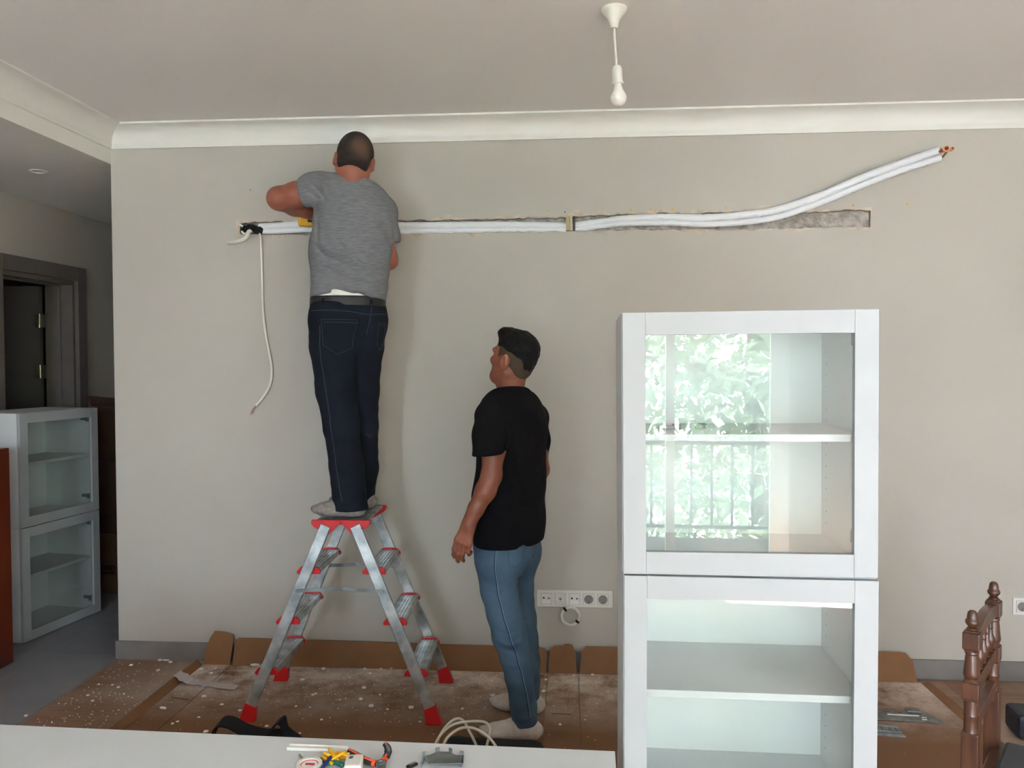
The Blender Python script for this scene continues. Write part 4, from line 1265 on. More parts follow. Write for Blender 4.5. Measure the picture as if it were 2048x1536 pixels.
# ------------------------------------------------------------------ things on the floor
# black strap and tool bag behind the low table
t = empty('tool_bag', (-1.2972,3.1118,0), .12, label='black fabric tool bag with an upright strap loop, left of centre behind the tabletop', cat='bag')
t.location = (-1.22, 3.02, .008)
b = MB()
NX, NY = 16, 10
def bagmesh(hx_, hy_, hz_, seed):
    mb = MB()
    mb.sphere((0, 0, hz_), (hx_, hy_, hz_), 28, 16)
    for i in range(len(mb.v)):
        v = Vector(mb.v[i]); q = v - Vector((0, 0, hz_))
        u = Vector((q.x / hx_, q.y / hy_, q.z / hz_))
        m_ = max(abs(u.x), abs(u.y), abs(u.z), 1e-6)
        u2 = u.lerp(u / m_, .6)
        w = Vector((u2.x * hx_, u2.y * hy_, u2.z * hz_ + hz_)) + Vector(noise.noise_vector(Vector((v.x * 9, v.y * 9, v.z * 9 + seed)))) * .014
        w.z = max(0, w.z); mb.v[i] = tuple(w)
    return mb
bagmesh(.19, .10, .022, 1).build('bag_body', 'black', t, smooth=True)
def strapmesh(pts, w_, n_dir=(0, 1, 0), th=.003):
    mb = MB(); pp = smooth_path(pts, 7); nd = Vector(n_dir)
    q = len(pp)
    for p in pp:
        for s_, h_ in ((-1, 0), (1, 0), (1, 1), (-1, 1)):
            mb.v.append(tuple(p + nd * s_ * w_ / 2 + Vector((0, 0, h_ * th))))
    for i in range(q - 1):
        for k in range(4): mb.face((4 * i + k, 4 * i + (k + 1) % 4, 4 * i + 4 + (k + 1) % 4, 4 * i + 4 + k))
    mb.face((0, 3, 2, 1)); mb.face((4 * q - 4, 4 * q - 3, 4 * q - 2, 4 * q - 1))
    return mb
strapmesh([(-.215, .02, .01), (-.20, .05, .06), (-.175, .06, .11), (-.13, .06, .112), (-.07, .05, .085), (0, .04, .070), (.08, .05, .062)], .06, (.25, 1, .25), th=.006).build('strap', 'black', t)
strapmesh([(.02, .05, .050), (.045, .06, .10), (.075, .06, .115), (.09, .05, .075), (.14, .04, .04)], .05, (.3, 1, .2), th=.006).build('strap', 'black', t)
t = empty('tool_bag', (-.30, 2.99, .008), -.05, label='black fabric tool bag under the loops of white cable by the socked foot', cat='bag')
bagmesh(.21, .13, .038, 4).build('bag_body', 'black', t, smooth=True)
strapmesh([(-.2, -.05, .04), (-.1, -.07, .078), (.05, -.06, .082), (.17, -.03, .05)], .03).build('strap', 'black', t)
# loops of white cable
t = empty('cable_loops', (0, 0, 0), label='loose loops of thick off-white cable standing up from the black bag', cat='cable')
b = MB()
loops = [
    [(-0.5127,2.9300,0.0821), (-0.4953,2.9300,0.1472), (-0.4679,2.9500,0.1882), (-0.4346,2.9700,0.2068), (-0.4061,2.9700,0.2), (-0.3789,2.9500,0.1661), (-0.354,2.9300,0.129), (-0.338,2.9200,0.0929)],
    [(-0.5187,2.9000,0.0968), (-0.4916,2.9200,0.1578), (-0.4436,2.9400,0.1973), (-0.3787,2.9500,0.208), ((-0.3247,2.9400,0.2123)), (-0.3021,2.9200,0.2014), (-0.3038,2.9000,0.1732), (-0.3168,2.8800,0.1136)],
    [(-0.4782,2.8600,0.1181), (-0.4555,2.8700,0.1771), (-0.4105,2.8800,0.211), (-0.3606,2.8800,0.2162), (-0.3098,2.8700,0.1965), (-0.276,2.8600,0.1655), (-0.2561,2.8400,0.1355)],
    [(-0.4321,2.8600,0.1308), (-0.3597,2.8700,0.1412), (-0.2862,2.8700,0.1492), (-0.2312,2.8700,0.1436), (-0.1995,2.8600,0.1348)]]
for l in loops: b.tube(smooth_path(l, 8), .0052, 10)
b.build('cable', 'cable', t, smooth=True)

# steel mounting plates at right
c = (1.4569,3.5474,0.012)
t = empty('mounting_plate', c, math.radians(-3), label='wide galvanised mounting plate with slots on the cardboard beside the wooden chair', cat='plate')
b = MB().prism([(-.22, .055), (.06, .052), (.10, .050), (.132, -.048), (.03, -.046), (-.22, -.040)], 0, .003)
b.build('plate', 'steel', t, bevel=.0005)
b = MB()
for x, y, w_, m_ in ((-.09, .035, .03, 0), (-.03, .033, .022, 0), (.02, .033, .012, 0)): b.box((x, y, .003), (x + w_, y + .006, .0036))
b.build('slot', 'dark', t)
b = MB(); b.box((-.08, .006, .003), (.05, .010, .006)); b.box((.055, -.01, .003), (.075, -.006, .006)); b.box((.05, -.03, .003), (.07, -.026, .006)); b.build('rib', 'chip', t)
MB().box((.012, .035, .003), (.072, .075, .012)).build('raised_tab', 'steel', t, bevel=.003)
t = empty('mounting_plate', (1.3270,3.4121,0.018), math.radians(-6), label='narrow ribbed metal mounting plate overlapping the wide one, nearer the cabinet', cat='plate')
b = MB(); b.box((-.10, -.045, -.003), (.045, .040, 0)); b.box((-.10, -.052, -.012), (.052, -.046, 0)); b.box((-.1, -.03, 0), (.04, -.026, .004)); b.box((-.1, .02, 0), (.04, .024, .004))
b.build('plate', 'steel', t, bevel=.0008)
b = MB()
for x in (-.03, .0, .025): b.box((x, -.015, 0), (x + .004, .012, .0008))
b.build('slot', 'dark', t)

# dark case at the right edge
t = empty('tool_case', (1.9191,3.4182,0), -.1, label='dark blue tool case on the floor at the right edge behind the chair', cat='case')
MB().box((-.085, -.05, .0), (.30, .10, .105)).build('case_body', mat('dark_blue_case', (34, 40, 52), .5), t, bevel=.02)
MB().tube([(-.02, -.066, .05), (.0, -.09, .06), (.04, -.09, .07), (.08, -.066, .06)], .018, 12).build('red_handle', 'red', t, smooth=True)

# ------------------------------------------------------------------ carved chair at right
pn, pf = Vector((1.009, 2.078, 0)), Vector((1.200, 2.353, 0))
dv = pf - pn
L = dv.length
t = empty('wooden_chair', pn + Vector((0, 0, .010)), math.atan2(dv.y, dv.x), label='carved dark chestnut chair with turned posts and acorn finials, seen from the side', cat='chair')
# local x along the back from near post to far post, +y = behind the sitter, seat towards -y
def post(x, top=.92):
    r = bpy.data.objects.new('back_post', None); COL.objects.link(r); r.parent = t; r.location = (x, 0, 0)
    MB().lathe([(0, .92), (.006, .9195), (.0105, .915), (.0125, .905), (.0128, .898), (.0155, .895), (.0165, .891), (.0155, .886), (.011, .881), (.008, .877), (.0125, .875), (.0125, .872)], n=20).build('finial', 'chair', r, smooth=True)
    b = MB(); h = .0195
    for z0, z1 in ((.816, .872), (.690, .745)):
        b.box((-h, -h, z0 + .006), (h, h, z1 - .006))
        b.lathe([(h * .9 * 1.2, z0), (h * 1.25, z0 + .006)], Matrix.Rotation(PI / 4, 4, 'Z'), 4)
        b.lathe([(h * 1.25, z1 - .006), (h * .9, z1)], Matrix.Rotation(PI / 4, 4, 'Z'), 4)
    b.box((-h, -h, 0), (h, h, .612))
    b.build('square_block', 'chair', r, bevel=.003)
    MB().lathe([(.015, .818), (.0165, .812), (.014, .808), (.0155, .80), (.0165, .785), (.018, .77), (.0195, .760), (.0185, .752), (.015, .748), (.0175, .744)], n=22).build('turned_shaft', 'chair', r, smooth=True)
    MB().lathe([(.016, .692), (.017, .68), (.0165, .66), (.0175, .657), (.0185, .654), (.0175, .651), (.0165, .648), (.017, .62), (.0185, .612)], n=22).build('turned_shaft', 'chair', r, smooth=True)
post(0); post(L)
def arch_rail(z0, z1, rise, th, nm, under=0):
    n = 16; b = MB()
    a_, b2 = .018, L - .018
    for i in range(n + 1):
        u = i / n; x = a_ + (b2 - a_) * u; k = math.sin(PI * u)
        for y in (-th / 2, th / 2):
            b.v.append((x, y, z0 + under * k)); b.v.append((x, y, z1 + rise * k))
    for i in range(n):
        o_ = 4 * i
        for q in ((0, 1, 5, 4), (2, 6, 7, 3), (1, 3, 7, 5), (0, 4, 6, 2)): b.face(tuple(o_ + v for v in q))
    b.face((0, 2, 3, 1)); b.face((4 * n, 4 * n + 1, 4 * n + 3, 4 * n + 2))
    b.build(nm, 'chair', t, bevel=.002)
arch_rail(.826, .860, .016, .024, 'top_rail', under=.012)
arch_rail(.700, .735, 0, .022, 'middle_rail')
arch_rail(.585, .640, 0, .022, 'lower_rail', under=.03)
for i in range(5):
    x = L * (i + 1) / 6
    b = MB().lathe([(.005, .735), (.009, .738), (.006, .742), (.008, .75), (.0125, .765), (.012, .775), (.006, .79), (.005, .80), (.0075, .803), (.005, .807), (.006, .82), (.005, .845)], Matrix.Translation((x, 0, 0)), 16)
    b.build('spindle', 'chair', t, smooth=True)
MB().box((-.03, -.42, .425), (L + .03, .0, .452)).build('seat_frame', 'chair', t, bevel=.004)
MB().box((.01, -.40, .452), (L - .01, -.035, .478)).build('seat_cushion', 'seat', t, bevel=.010)
for x in (.0, L): MB().box((x - .02, -.41, 0), (x + .02, -.37, .425)).build('leg', 'chair', t, bevel=.004)
b = MB(); b.box((.02, -.01, .18), (L - .02, .01, .21)); b.box((.02, -.40, .2), (L - .02, -.38, .23)); b.build('stretcher', 'chair', t, bevel=.002)

# ------------------------------------------------------------------ people: smooth-blended signed distance bodies
import openvdb

class Field:
    def __init__(s, lo, hi, h):
        s.lo = np.array(lo, np.float32); s.h = h
        s.n = np.ceil((np.array(hi) - np.array(lo)) / h).astype(int) + 1
        s.a = np.full(tuple(s.n), 0.2, np.float32)
    def block(s, blo, bhi):
        i0 = np.maximum(0, np.floor((np.array(blo) - s.lo) / s.h).astype(int))
        i1 = np.minimum(s.n, np.ceil((np.array(bhi) - s.lo) / s.h).astype(int) + 1)
        if (i1 <= i0).any(): return None
        sl = tuple(slice(a, b) for a, b in zip(i0, i1))
        ax = [s.lo[k] + np.arange(i0[k], i1[k], dtype=np.float32) * s.h for k in range(3)]
        return sl, ax[0][:, None, None], ax[1][None, :, None], ax[2][None, None, :]
    def _mix(s, sl, d, k, op):
        a = s.a[sl]
        if op == 'sub':      # carve d out of a
            d = -d
            h = np.clip(0.5 - 0.5 * (a - d) / k, 0, 1) if k else (a < d).astype(np.float32)
            s.a[sl] = a * (1 - h) + d * h + (k or 0) * h * (1 - h)
        elif op == 'add':
            if k:
                h = np.maximum(k - np.abs(a - d), 0) / k
                s.a[sl] = np.minimum(a, d) - h * h * k * .25
            else: s.a[sl] = np.minimum(a, d)
    def cap(s, a, b, ra, rb=None, k=.03, flat=None, op='add'):
        rb = ra if rb is None else rb
        a, b = np.array(a, float), np.array(b, float)
        m = max(ra, rb) + max(k, .03) + .02
        bl = s.block(np.minimum(a, b) - m, np.maximum(a, b) + m)
        if bl is None: return s
        sl, X, Y, Z = bl
        if flat:
            nrm = np.array(flat[0], float); nrm /= np.linalg.norm(nrm); f = 1 / flat[1] - 1
            dn = (X - a[0]) * nrm[0] + (Y - a[1]) * nrm[1] + (Z - a[2]) * nrm[2]
            X = X + f * dn * nrm[0]; Y = Y + f * dn * nrm[1]; Z = Z + f * dn * nrm[2]
            b = b + f * np.dot(b - a, nrm) * nrm
        ab = b - a; L2 = max(1e-9, ab @ ab)
        t = np.clip(((X - a[0]) * ab[0] + (Y - a[1]) * ab[1] + (Z - a[2]) * ab[2]) / L2, 0, 1)
        d = np.sqrt((X - a[0] - t * ab[0]) ** 2 + (Y - a[1] - t * ab[1]) ** 2 + (Z - a[2] - t * ab[2]) ** 2) - (ra + (rb - ra) * t)
        if flat: d = d * (flat[1] * .5 + .5)
        s._mix(sl, d.astype(np.float32), k, op)
        return s
    def chain(s, pts, k=.02, flat=None):
        for (a, ra), (b, rb) in zip(pts[:-1], pts[1:]): s.cap(a, b, ra, rb, k, flat)
        return s
    def ell(s, c, axes, r, k=.02, op='add'):
        c = np.array(c, float); m = max(r) + .04
        bl = s.block(c - m, c + m)
        if bl is None: return s
        sl, X, Y, Z = bl
        q = 0; q2 = 0
        for ax, rr in zip(axes, r):
            p = (X - c[0]) * ax[0] + (Y - c[1]) * ax[1] + (Z - c[2]) * ax[2]
            q = q + (p / rr) ** 2; q2 = q2 + (p / rr ** 2) ** 2
        k0 = np.sqrt(q); k1 = np.sqrt(q2) + 1e-6
        s._mix(sl, (k0 * (k0 - 1) / k1).astype(np.float32), k, op)
        return s
    def cut(s, p, n, k=.004, lo=None, hi=None):
        # remove the half space on the +n side of point p (within lo..hi)
        bl = s.block(lo if lo is not None else s.lo, hi if hi is not None else s.lo + s.n * s.h)
        sl, X, Y, Z = bl
        n = np.array(n, float); n /= np.linalg.norm(n)
        d = ((X - p[0]) * n[0] + (Y - p[1]) * n[1] + (Z - p[2]) * n[2]).astype(np.float32)
        a = s.a[sl]
        h = np.maximum(k - np.abs(a - d), 0) / k
        s.a[sl] = np.maximum(a, d) + h * h * k * .25
        return s
    def merge(s, o, k=.012):
        h = np.maximum(k - np.abs(s.a - o.a), 0) / k
        s.a = np.minimum(s.a, o.a) - h * h * k * .25
        return s
    def crease(s, pts, depth, w):
        # a fold: depth>0 pushes in, <0 raises a ridge
        pts = [np.array(p, float) for p in pts]
        m = w * 2.6
        bl = s.block(np.min(pts, 0) - (m, m * 3, m), np.max(pts, 0) + (m, m * 3, m))
        if bl is None: return s
        sl, X, Y, Z = bl
        best = None
        N = len(pts) - 1
        for i, (a, b) in enumerate(zip(pts[:-1], pts[1:])):
            ab = b - a; L2 = max(1e-9, ab @ ab)
            t = np.clip(((X - a[0]) * ab[0] + (Y - a[1]) * ab[1] + (Z - a[2]) * ab[2]) / L2, 0, 1)
            d2 = (X - a[0] - t * ab[0]) ** 2 + (.25 * (Y - a[1] - t * ab[1])) ** 2 + (Z - a[2] - t * ab[2]) ** 2
            g = (i + t) / N
            e = np.exp(-d2 / (w * w)) * np.sin(np.pi * np.clip(g * .9 + .05, 0, 1))
            best = e if best is None else np.maximum(best, e)
        s.a[sl] += (depth * best).astype(np.float32)
        return s
    def ripple(s, fn):
        sl, X, Y, Z = s.block(s.lo, s.lo + s.n * s.h)
        s.a[sl] += fn(X, Y, Z).astype(np.float32)
        return s
    def build(s, name, m, parent=None, smooth_iter=2, **kw):
        g = openvdb.FloatGrid(0.2)
        g.copyFromArray(s.a)
        pts, quads = g.convertToQuads(isovalue=0.0)
        pts = pts * s.h + s.lo
        me = bpy.data.meshes.new(name)
        me.from_pydata(pts.tolist(), [], quads.tolist())
        bm = bmesh.new(); bm.from_mesh(me)
        # keep only the large islands
        bm.verts.ensure_lookup_table()
        seen = set(); keep = []
        for v in bm.verts:
            if v.index in seen: continue
            st = [v]; seen.add(v.index); isl = []
            while st:
                q = st.pop(); isl.append(q)
                for e in q.link_edges:
                    o = e.other_vert(q)
                    if o.index not in seen: seen.add(o.index); st.append(o)
            keep.append(isl)
        keep.sort(key=len, reverse=True)
        for isl in keep[1:]:
            if len(isl) < .12 * len(keep[0]): bmesh.ops.delete(bm, geom=isl, context='VERTS')
        for _ in range(smooth_iter): bmesh.ops.smooth_vert(bm, verts=bm.verts, factor=.5, use_axis_x=True, use_axis_y=True, use_axis_z=True)
        bmesh.ops.recalc_face_normals(bm, faces=bm.faces)
        bm.to_mesh(me); bm.free()
        ms = m if isinstance(m, (list, tuple)) else [m]
        for x in ms: me.materials.append(M[x])
        me.polygons.foreach_set('use_smooth', [True] * len(me.polygons))
        me.update()
        o = bpy.data.objects.new(name, me)
        COL.objects.link(o)
        if parent is not None: o.parent = parent
        return put(o, **kw)

def V3(*a): return np.array(a, float)
def unit(v): v = np.array(v, float); return v / np.linalg.norm(v)

def head_axes(yaw, pitch, roll=0.0):
    # yaw: ccw from +Y ; pitch: chin up positive ; returns forward, up, left
    y, p = math.radians(yaw), math.radians(pitch)
    f0 = V3(-math.sin(y), math.cos(y), 0); l = V3(-math.cos(y), -math.sin(y), 0); u0 = V3(0, 0, 1)
    f = f0 * math.cos(p) + u0 * math.sin(p); u = u0 * math.cos(p) - f0 * math.sin(p)
    r = math.radians(roll)          # roll > 0 tips the crown to the person's left
    u, l = u * math.cos(r) + l * math.sin(r), l * math.cos(r) - u * math.sin(r)
    return f, u, l

def head(F, c, ax, s=1.0):
    f, u, l = ax
    P = lambda a, b, d: c + (f * a + u * b + l * d) * s
    A = (f, u, l)
    F.ell(P(-.008, .026, 0), A, (.094 * s, .090 * s, .074 * s), k=.02)
    F.ell(P(.030, -.035, 0), A, (.060 * s, .085 * s, .058 * s), k=.03)
    F.cap(P(.068, -.094, .012), P(.068, -.094, -.012), .025 * s, k=.035)
    for sd in (-1, 1):
        F.cap(P(.052, -.090, .014 * sd), P(-.012, -.060, .052 * sd), .020 * s, .020 * s, k=.03)
        F.ell(P(.070, -.022, .036 * sd), A, (.020 * s, .018 * s, .020 * s), k=.02)
        F.ell(P(.093, .004, .030 * sd), A, (.014 * s, .012 * s, .017 * s), k=.012, op='sub')
        F.cap(P(.082, .020, .012 * sd), P(.074, .022, .048 * sd), .010 * s, k=.012)
        # ears: helix shell with hollow and lobe
        F.ell(P(-.012, -.012, .0785 * sd), (unit(f + l * .35 * sd), u, unit(l - f * .35 * sd)), (.021 * s, .034 * s, .0105 * s), k=.004)
        F.ell(P(-.006, -.010, .089 * sd), (unit(f + l * .35 * sd), u, unit(l - f * .35 * sd)), (.011 * s, .020 * s, .007 * s), k=.004, op='sub')
        F.ell(P(-.006, -.038, .072 * sd), A, (.009 * s, .010 * s, .007 * s), k=.006)
    F.cap(P(.088, .006, 0), P(.108, -.030, 0), .0075 * s, .0120 * s, k=.012)
    for sd in (-1, 1): F.ell(P(.096, -.036, .012 * sd), A, (.011 * s, .008 * s, .009 * s), k=.006)
    F.cap(P(.086, -.058, .016), P(.086, -.058, -.016), .0075 * s, k=.008)
    F.cap(P(.083, -.071, .013), P(.083, -.071, -.013), .0085 * s, k=.008)
    F.cap(P(.096, -.0645, .020), P(.096, -.0645, -.020), .0028 * s, k=.003, op='sub')
    return P
def eyes(c, ax, s, parent):
    f, u, l = ax
    for sd in (-1, 1):
        p = c + (f * .074 + u * .004 + l * .030 * sd) * s
        e = MB().sphere(tuple(p), .0125 * s, 16, 10).build('eye', 'eye', parent, smooth=True)
        MB().sphere(tuple(p + f * .0082 * s), .0062 * s, 12, 8).build('iris', 'hair', e, smooth=True)

def hand(F, wrist, d, back, thumb_side, curl, s=1.0, spread=.0, lens=(1, 1, 1, 1), kn=.085):
    # d: direction wrist->knuckles, back: normal of the back of the hand, thumb_side: towards the thumb
    d, back = unit(d), unit(back)
    back = unit(back - d * (back @ d)); side = unit(thumb_side); side = unit(side - d * (side @ d) - back * (side @ back))
    P = lambda a, b, c: wrist + (d * a + side * b + back * c) * s
    F.cap(P(-.02, 0, 0), P(.015, 0, 0), .024 * s, .024 * s, k=.02, flat=(back, .72))
    for b in (.030, .010, -.010, -.028):
        F.cap(P(.008, b * .45, 0), P(kn, b, 0), .0150 * s, .0125 * s, k=.014, flat=(back, .85))
    L = (.042, .047, .044, .034)
    for i, b in enumerate((.031, .0105, -.0105, -.030)):
        o = P(kn + (.004 if i in (1, 2) else -.002 if i == 0 else -.008), b, .001)
        ang = 0.0; r = (.0102, .0105, .0102, .0094)[i] * s
        for j, seg in enumerate((1.0, .62, .48)):
            ang += curl[i][j] if isinstance(curl[i], (tuple, list)) else curl[i]
            dr = d * math.cos(ang) - back * math.sin(ang) + side * spread * (1.5 - i) * .1
            e = o + unit(dr) * L[i] * seg * s * lens[i]
            F.cap(o, e, r, r * .92, k=.0035)
            F.cap(o, o + back * .001 * s, r * 1.06, k=.003)
            o = e; r *= .93
    return P

def raycast_patch(obj, name, m, parent, org_fn, grid, off=.0025, thick=.002):
    # project a grid of (origin, direction) rays on obj, building a thin raised panel
    bv = BVHTree.FromPolygons([v.co for v in obj.data.vertices], [tuple(p.vertices) for p in obj.data.polygons])
    vs, ok = [], True
    for row in grid:
        for o_, d_ in row:
            h = bv.ray_cast(Vector(o_), Vector(d_))
            if h[0] is None:
                h = bv.find_nearest(Vector(o_))
            vs.append(h[0] - Vector(d_).normalized() * off)
    nr, nc = len(grid), len(grid[0])
    b = MB()
    b.v = [tuple(v) for v in vs] + [tuple(v + Vector(grid[0][0][1]).normalized() * (off + thick)) for v in vs]
    q = nr * nc
    for i in range(nr - 1):
        for j in range(nc - 1):
            a = i * nc + j
            b.face((a, a + 1, a + nc + 1, a + nc)); b.face((q + a, q + a + nc, q + a + nc + 1, q + a + 1))
    rim = [j for j in range(nc)] + [i * nc + nc - 1 for i in range(1, nr)] + [(nr - 1) * nc + j for j in reversed(range(nc - 1))] + [i * nc for i in reversed(range(1, nr - 1))]
    for a, c in zip(rim, rim[1:] + rim[:1]): b.face((a, q + a, q + c, c))
    return b.build(name, m, parent, smooth=True)
def project_line(obj, pts, d, n=14, off=.0012):
    bv = BVHTree.FromPolygons([v.co for v in obj.data.vertices], [tuple(p.vertices) for p in obj.data.polygons])
    out = []
    d = Vector(d).normalized()
    for a, c in zip(pts[:-1], pts[1:]):
        a, c = Vector(a), Vector(c)
        for i in range(n):
            p = a.lerp(c, i / n)
            h = bv.ray_cast(p - d * .5, d)
            if h[0] is not None: out.append(h[0] - d * off)
    h = bv.ray_cast(Vector(pts[-1]) - d * .5, d)
    if h[0] is not None: out.append(h[0] - d * off)
    return out
def seam(obj, name, m, parent, pts, d, r=.0014, dash=None):
    ps = project_line(obj, pts, d)
    if len(ps) < 3: return
    b = MB().tube(ps, r, 5)
    return b.build(name, m, parent)
def pocket(obj, parent, corners, d, m, ms, nm='back_pocket'):
    # corners: top-left, top-right, bottom-right, bottom-mid, bottom-left
    tl, tr, br, bm_, bl = [Vector(c) for c in corners]
    rows = []
    N = 9
    for i in range(N):
        v = i / (N - 1)
        row = []
        for j in range(N):
            u = j / (N - 1)
            top = tl.lerp(tr, u)
            bot = bl.lerp(bm_, u * 2) if u < .5 else bm_.lerp(br, u * 2 - 1)
            p = top.lerp(bot, v)
            row.append((p - Vector(d).normalized() * .4, d))
        rows.append(row)
    pk = raycast_patch(obj, nm, m, parent, None, rows, off=.0035, thick=.003)
    ins = lambda a, b_: Vector(a).lerp(Vector(b_), .06)
    ctr = (tl + tr + br + bl) / 4
    cs = [p.lerp(ctr, .07) for p in (tl, tr, br, bm_, bl)]
    line = cs + [cs[0]]
    ps = project_line(pk, line, d, 10, .0006)
    if len(ps) > 3: MB().tube(ps, .0009, 4).build('stitching', ms, pk)
    l2 = [tl.lerp(bl, .13), tr.lerp(br, .13)]
    ps = project_line(pk, l2, d, 10, .0006)
    if len(ps) > 3: MB().tube(ps, .0009, 4).build('stitching', ms, pk)
    return pk

# ---------- the older man on the ladder
def man_on_ladder():
    PL = .884                                   # tread surface of the platform
    # joints
    ShL, ElL, HaL = V3(*(-1.1214,3.6000,2.3536)), V3(*(-1.3396,3.6200,2.3139)), V3(*(-1.2452,3.8800,2.2790))
    ShR, ElR, HaR = V3(*(-0.8491,3.6000,2.2537)), V3(*(-0.8462,3.6800,2.0332)), V3(*(-1.0764,3.9200,2.2095))
    hd = V3(*(-0.9789,3.6000,2.4728))
    ax = head_axes(16, -24, -9)
    B = Field((-1.62, 3.30, .84), (-.55, 4.06, 2.66), .0042)
    P = head(B, hd, ax, 1.07)
    neck0 = V3(*(-0.976,3.6100,2.3167))
    B.chain([(neck0, .062), (hd + ax[0] * -.02 + ax[1] * -.05, .056)], k=.03)
    # torso (kept inside the shirt)
    ch = V3(*(-1.0008,3.6300,2.2346)); wa = V3(*(-1.0114,3.6000,1.9342)); pe = V3(*(-1.0154,3.6000,1.7519))
    B.chain([(ShL * .8 + ch * .2, .045), (ch, .075), (ShR * .7 + ch * .3, .030)], k=.04)
    B.chain([(ch, .085), (wa, .080), (pe, .085)], k=.04)
    # arms
    B.chain([(ShL, .050), (ShL * .4 + ElL * .6, .056), (ElL, .053)], k=.02)
    fm = ElL * .6 + HaL * .4
    B.chain([(ElL, .052), (fm, .047), (HaL, .027)], k=.02)
    B.chain([(ShR * .9 + ElR * .1, .040), (ElR, .044)], k=.02)
    B.chain([(ElR, .043), (ElR * .6 + HaR * .4, .040), (HaR, .026)], k=.02)
    # hands
    hand(B, HaL, V3(.75, .25, -.35), V3(-.1, -.8, .5), V3(0, .5, 1), [(.5, .7, .5)] * 4)
    B.chain([(HaL + V3(.02, .0, .02), .013), (HaL + V3(.05, .03, .03), .011), (HaL + V3(.075, .03, .015), .0095)], k=.006)
    hand(B, HaR, V3(-.6, .35, .1), V3(.1, -.9, .2), V3(0, .3, 1), [(.4, .6, .5)] * 4)
    B.chain([(HaR + V3(-.01, .0, .02), .013), (HaR + V3(-.045, .02, .04), .011), (HaR + V3(-.07, .03, .035), .0095)], k=.006)
    # legs inside the jeans and ankles
    for hp, kn_, an, to in (((676, 650, 3.57), (690, 850, 3.55), (703, 1004, 3.52), None), ((722, 650, 3.64), (726, 850, 3.66), (722, 1004, 3.66), None)):
        pass
    hips = [V3(*(-1.0534,3.5700,1.7167)), V3(*(-0.9658,3.6400,1.7191))]
    knees = [V3(*(-1.0227,3.5300,1.2765)), V3(*(-0.9608,3.6600,1.2663))]
    ank = [V3(*(-0.9808,3.5000,0.9249)), V3(*(-0.9779,3.6600,0.9152))]
    for h_, k_, a_ in zip(hips, knees, ank):
        B.chain([(h_, .085), (k_, .05), (a_, .036)], k=.02)
        B.cap(a_, (a_[0] + .0, a_[1], PL + .03), .034, .028, k=.01)
    person = B.build('person', 'skin', None, 2, label='person in grey t-shirt and dark jeans standing on the stepladder, arms at the wall groove', cat='person')
    eyes(hd, ax, 1.07, person)
    # hair: cropped cap, thinning at the crown
    Hh = Field(hd - .15, hd + .15, .0035)
    f, u, l = ax
    Hh.ell(hd + f * -.0095 + u * .028, (f, u, l), (.105, .1005, .0835), k=.0)
    Hh.ell(hd + f * -.048 + u * -.050, (f, u, l), (.062, .062, .070), k=.02)
    Hh.cut(hd + f * .035 + u * .02, unit(f * 1 - u * .35), k=.006)
    for sd in (-1, 1): Hh.ell(hd + u * -.020 + f * .0 + l * .084 * sd, (f, u, l), (.034, .040, .028), k=.006, op='sub')
    Hh.cut(hd + u * -.078, -u, k=.01)
    Hh.build('hair', 'crown', person, 1)
    # t-shirt
    T = Field((-1.45, 3.36, 1.72), (-.50, 3.98, 2.52), .0048)
    col = V3(*(-0.9784,3.6200,2.3506))
    T.chain([(V3(*(-1.1175,3.6100,2.3556)), .068), (V3(*(-1.0271,3.6100,2.3177)), .080), (V3(*(-0.9229,3.6100,2.2863)), .082), (V3(*(-0.8632,3.6200,2.2441)), .070)], k=.05, flat=((0, 1, 0), .85))
    T.chain([(V3(*(-1.0804,3.6300,2.2359)), .098), (V3(*(-1.0906,3.6200,2.0744)), .094), (V3(*(-1.0961,3.6000,1.8438)), .092)], k=.06)
    T.chain([(V3(*(-0.9149,3.6400,2.2121)), .098), (V3(*(-0.9275,3.6300,2.0736)), .098), (V3(*(-0.9377,3.6200,1.9354)), .090), (V3(*(-0.9385,3.6200,1.8348)), .090)], k=.06)
    T.chain([(V3(*(-1.0015,3.6400,2.2135)), .12), (V3(*(-1.0108,3.6200,1.8446)), .115)], k=.05)
    T.chain([(V3(*(-0.9786,3.6200,2.3347)), .070), (V3(*(-0.9817,3.6000,2.4097)), .078)], k=.045)
    # sleeves
    SL = Field((-1.45, 3.36, 1.72), (-.50, 3.98, 2.52), .0048)
    SL.chain([(V3(*(-1.1152,3.6100,2.3601)), .070), (V3(*(-1.1713,3.6100,2.3521)), .068), (V3(*(-1.2482,3.6150,2.3249)), .065)], k=.03)
    sl = unit(V3(*(-1.3349,3.6200,2.3115)) - V3(*(-1.1198,3.6100,2.3602)))
    SL.cut((-1.2264,3.6200,2.3347), sl)
    T.merge(SL, .02)
    SL = Field((-1.45, 3.36, 1.72), (-.50, 3.98, 2.52), .0048)
    SL.chain([(V3(*(-0.8586,3.6200,2.2418)), .068), (V3(*(-0.8455,3.6600,2.1456)), .055), (V3(*(-0.846,3.6800,2.0679)), .054)], k=.03)
    SL.cut((-0.8245,3.6800,2.1092), (.15, .1, -1))
    T.merge(SL, .02)
    # hem, riding up at the back
    T.cut((-1.0052,3.6000,1.8476), (-.02, -.10, -1), k=.006)
    T.cap((-1.0958,3.4800,1.8170), (-0.8994,3.4950,1.8209), .058, .054, k=.006, op='sub')
    # neck opening
    T.cut((-0.9739,3.5300,2.4022), (.20, .10, 1), k=.006)
    # folds
    dY = 3.50
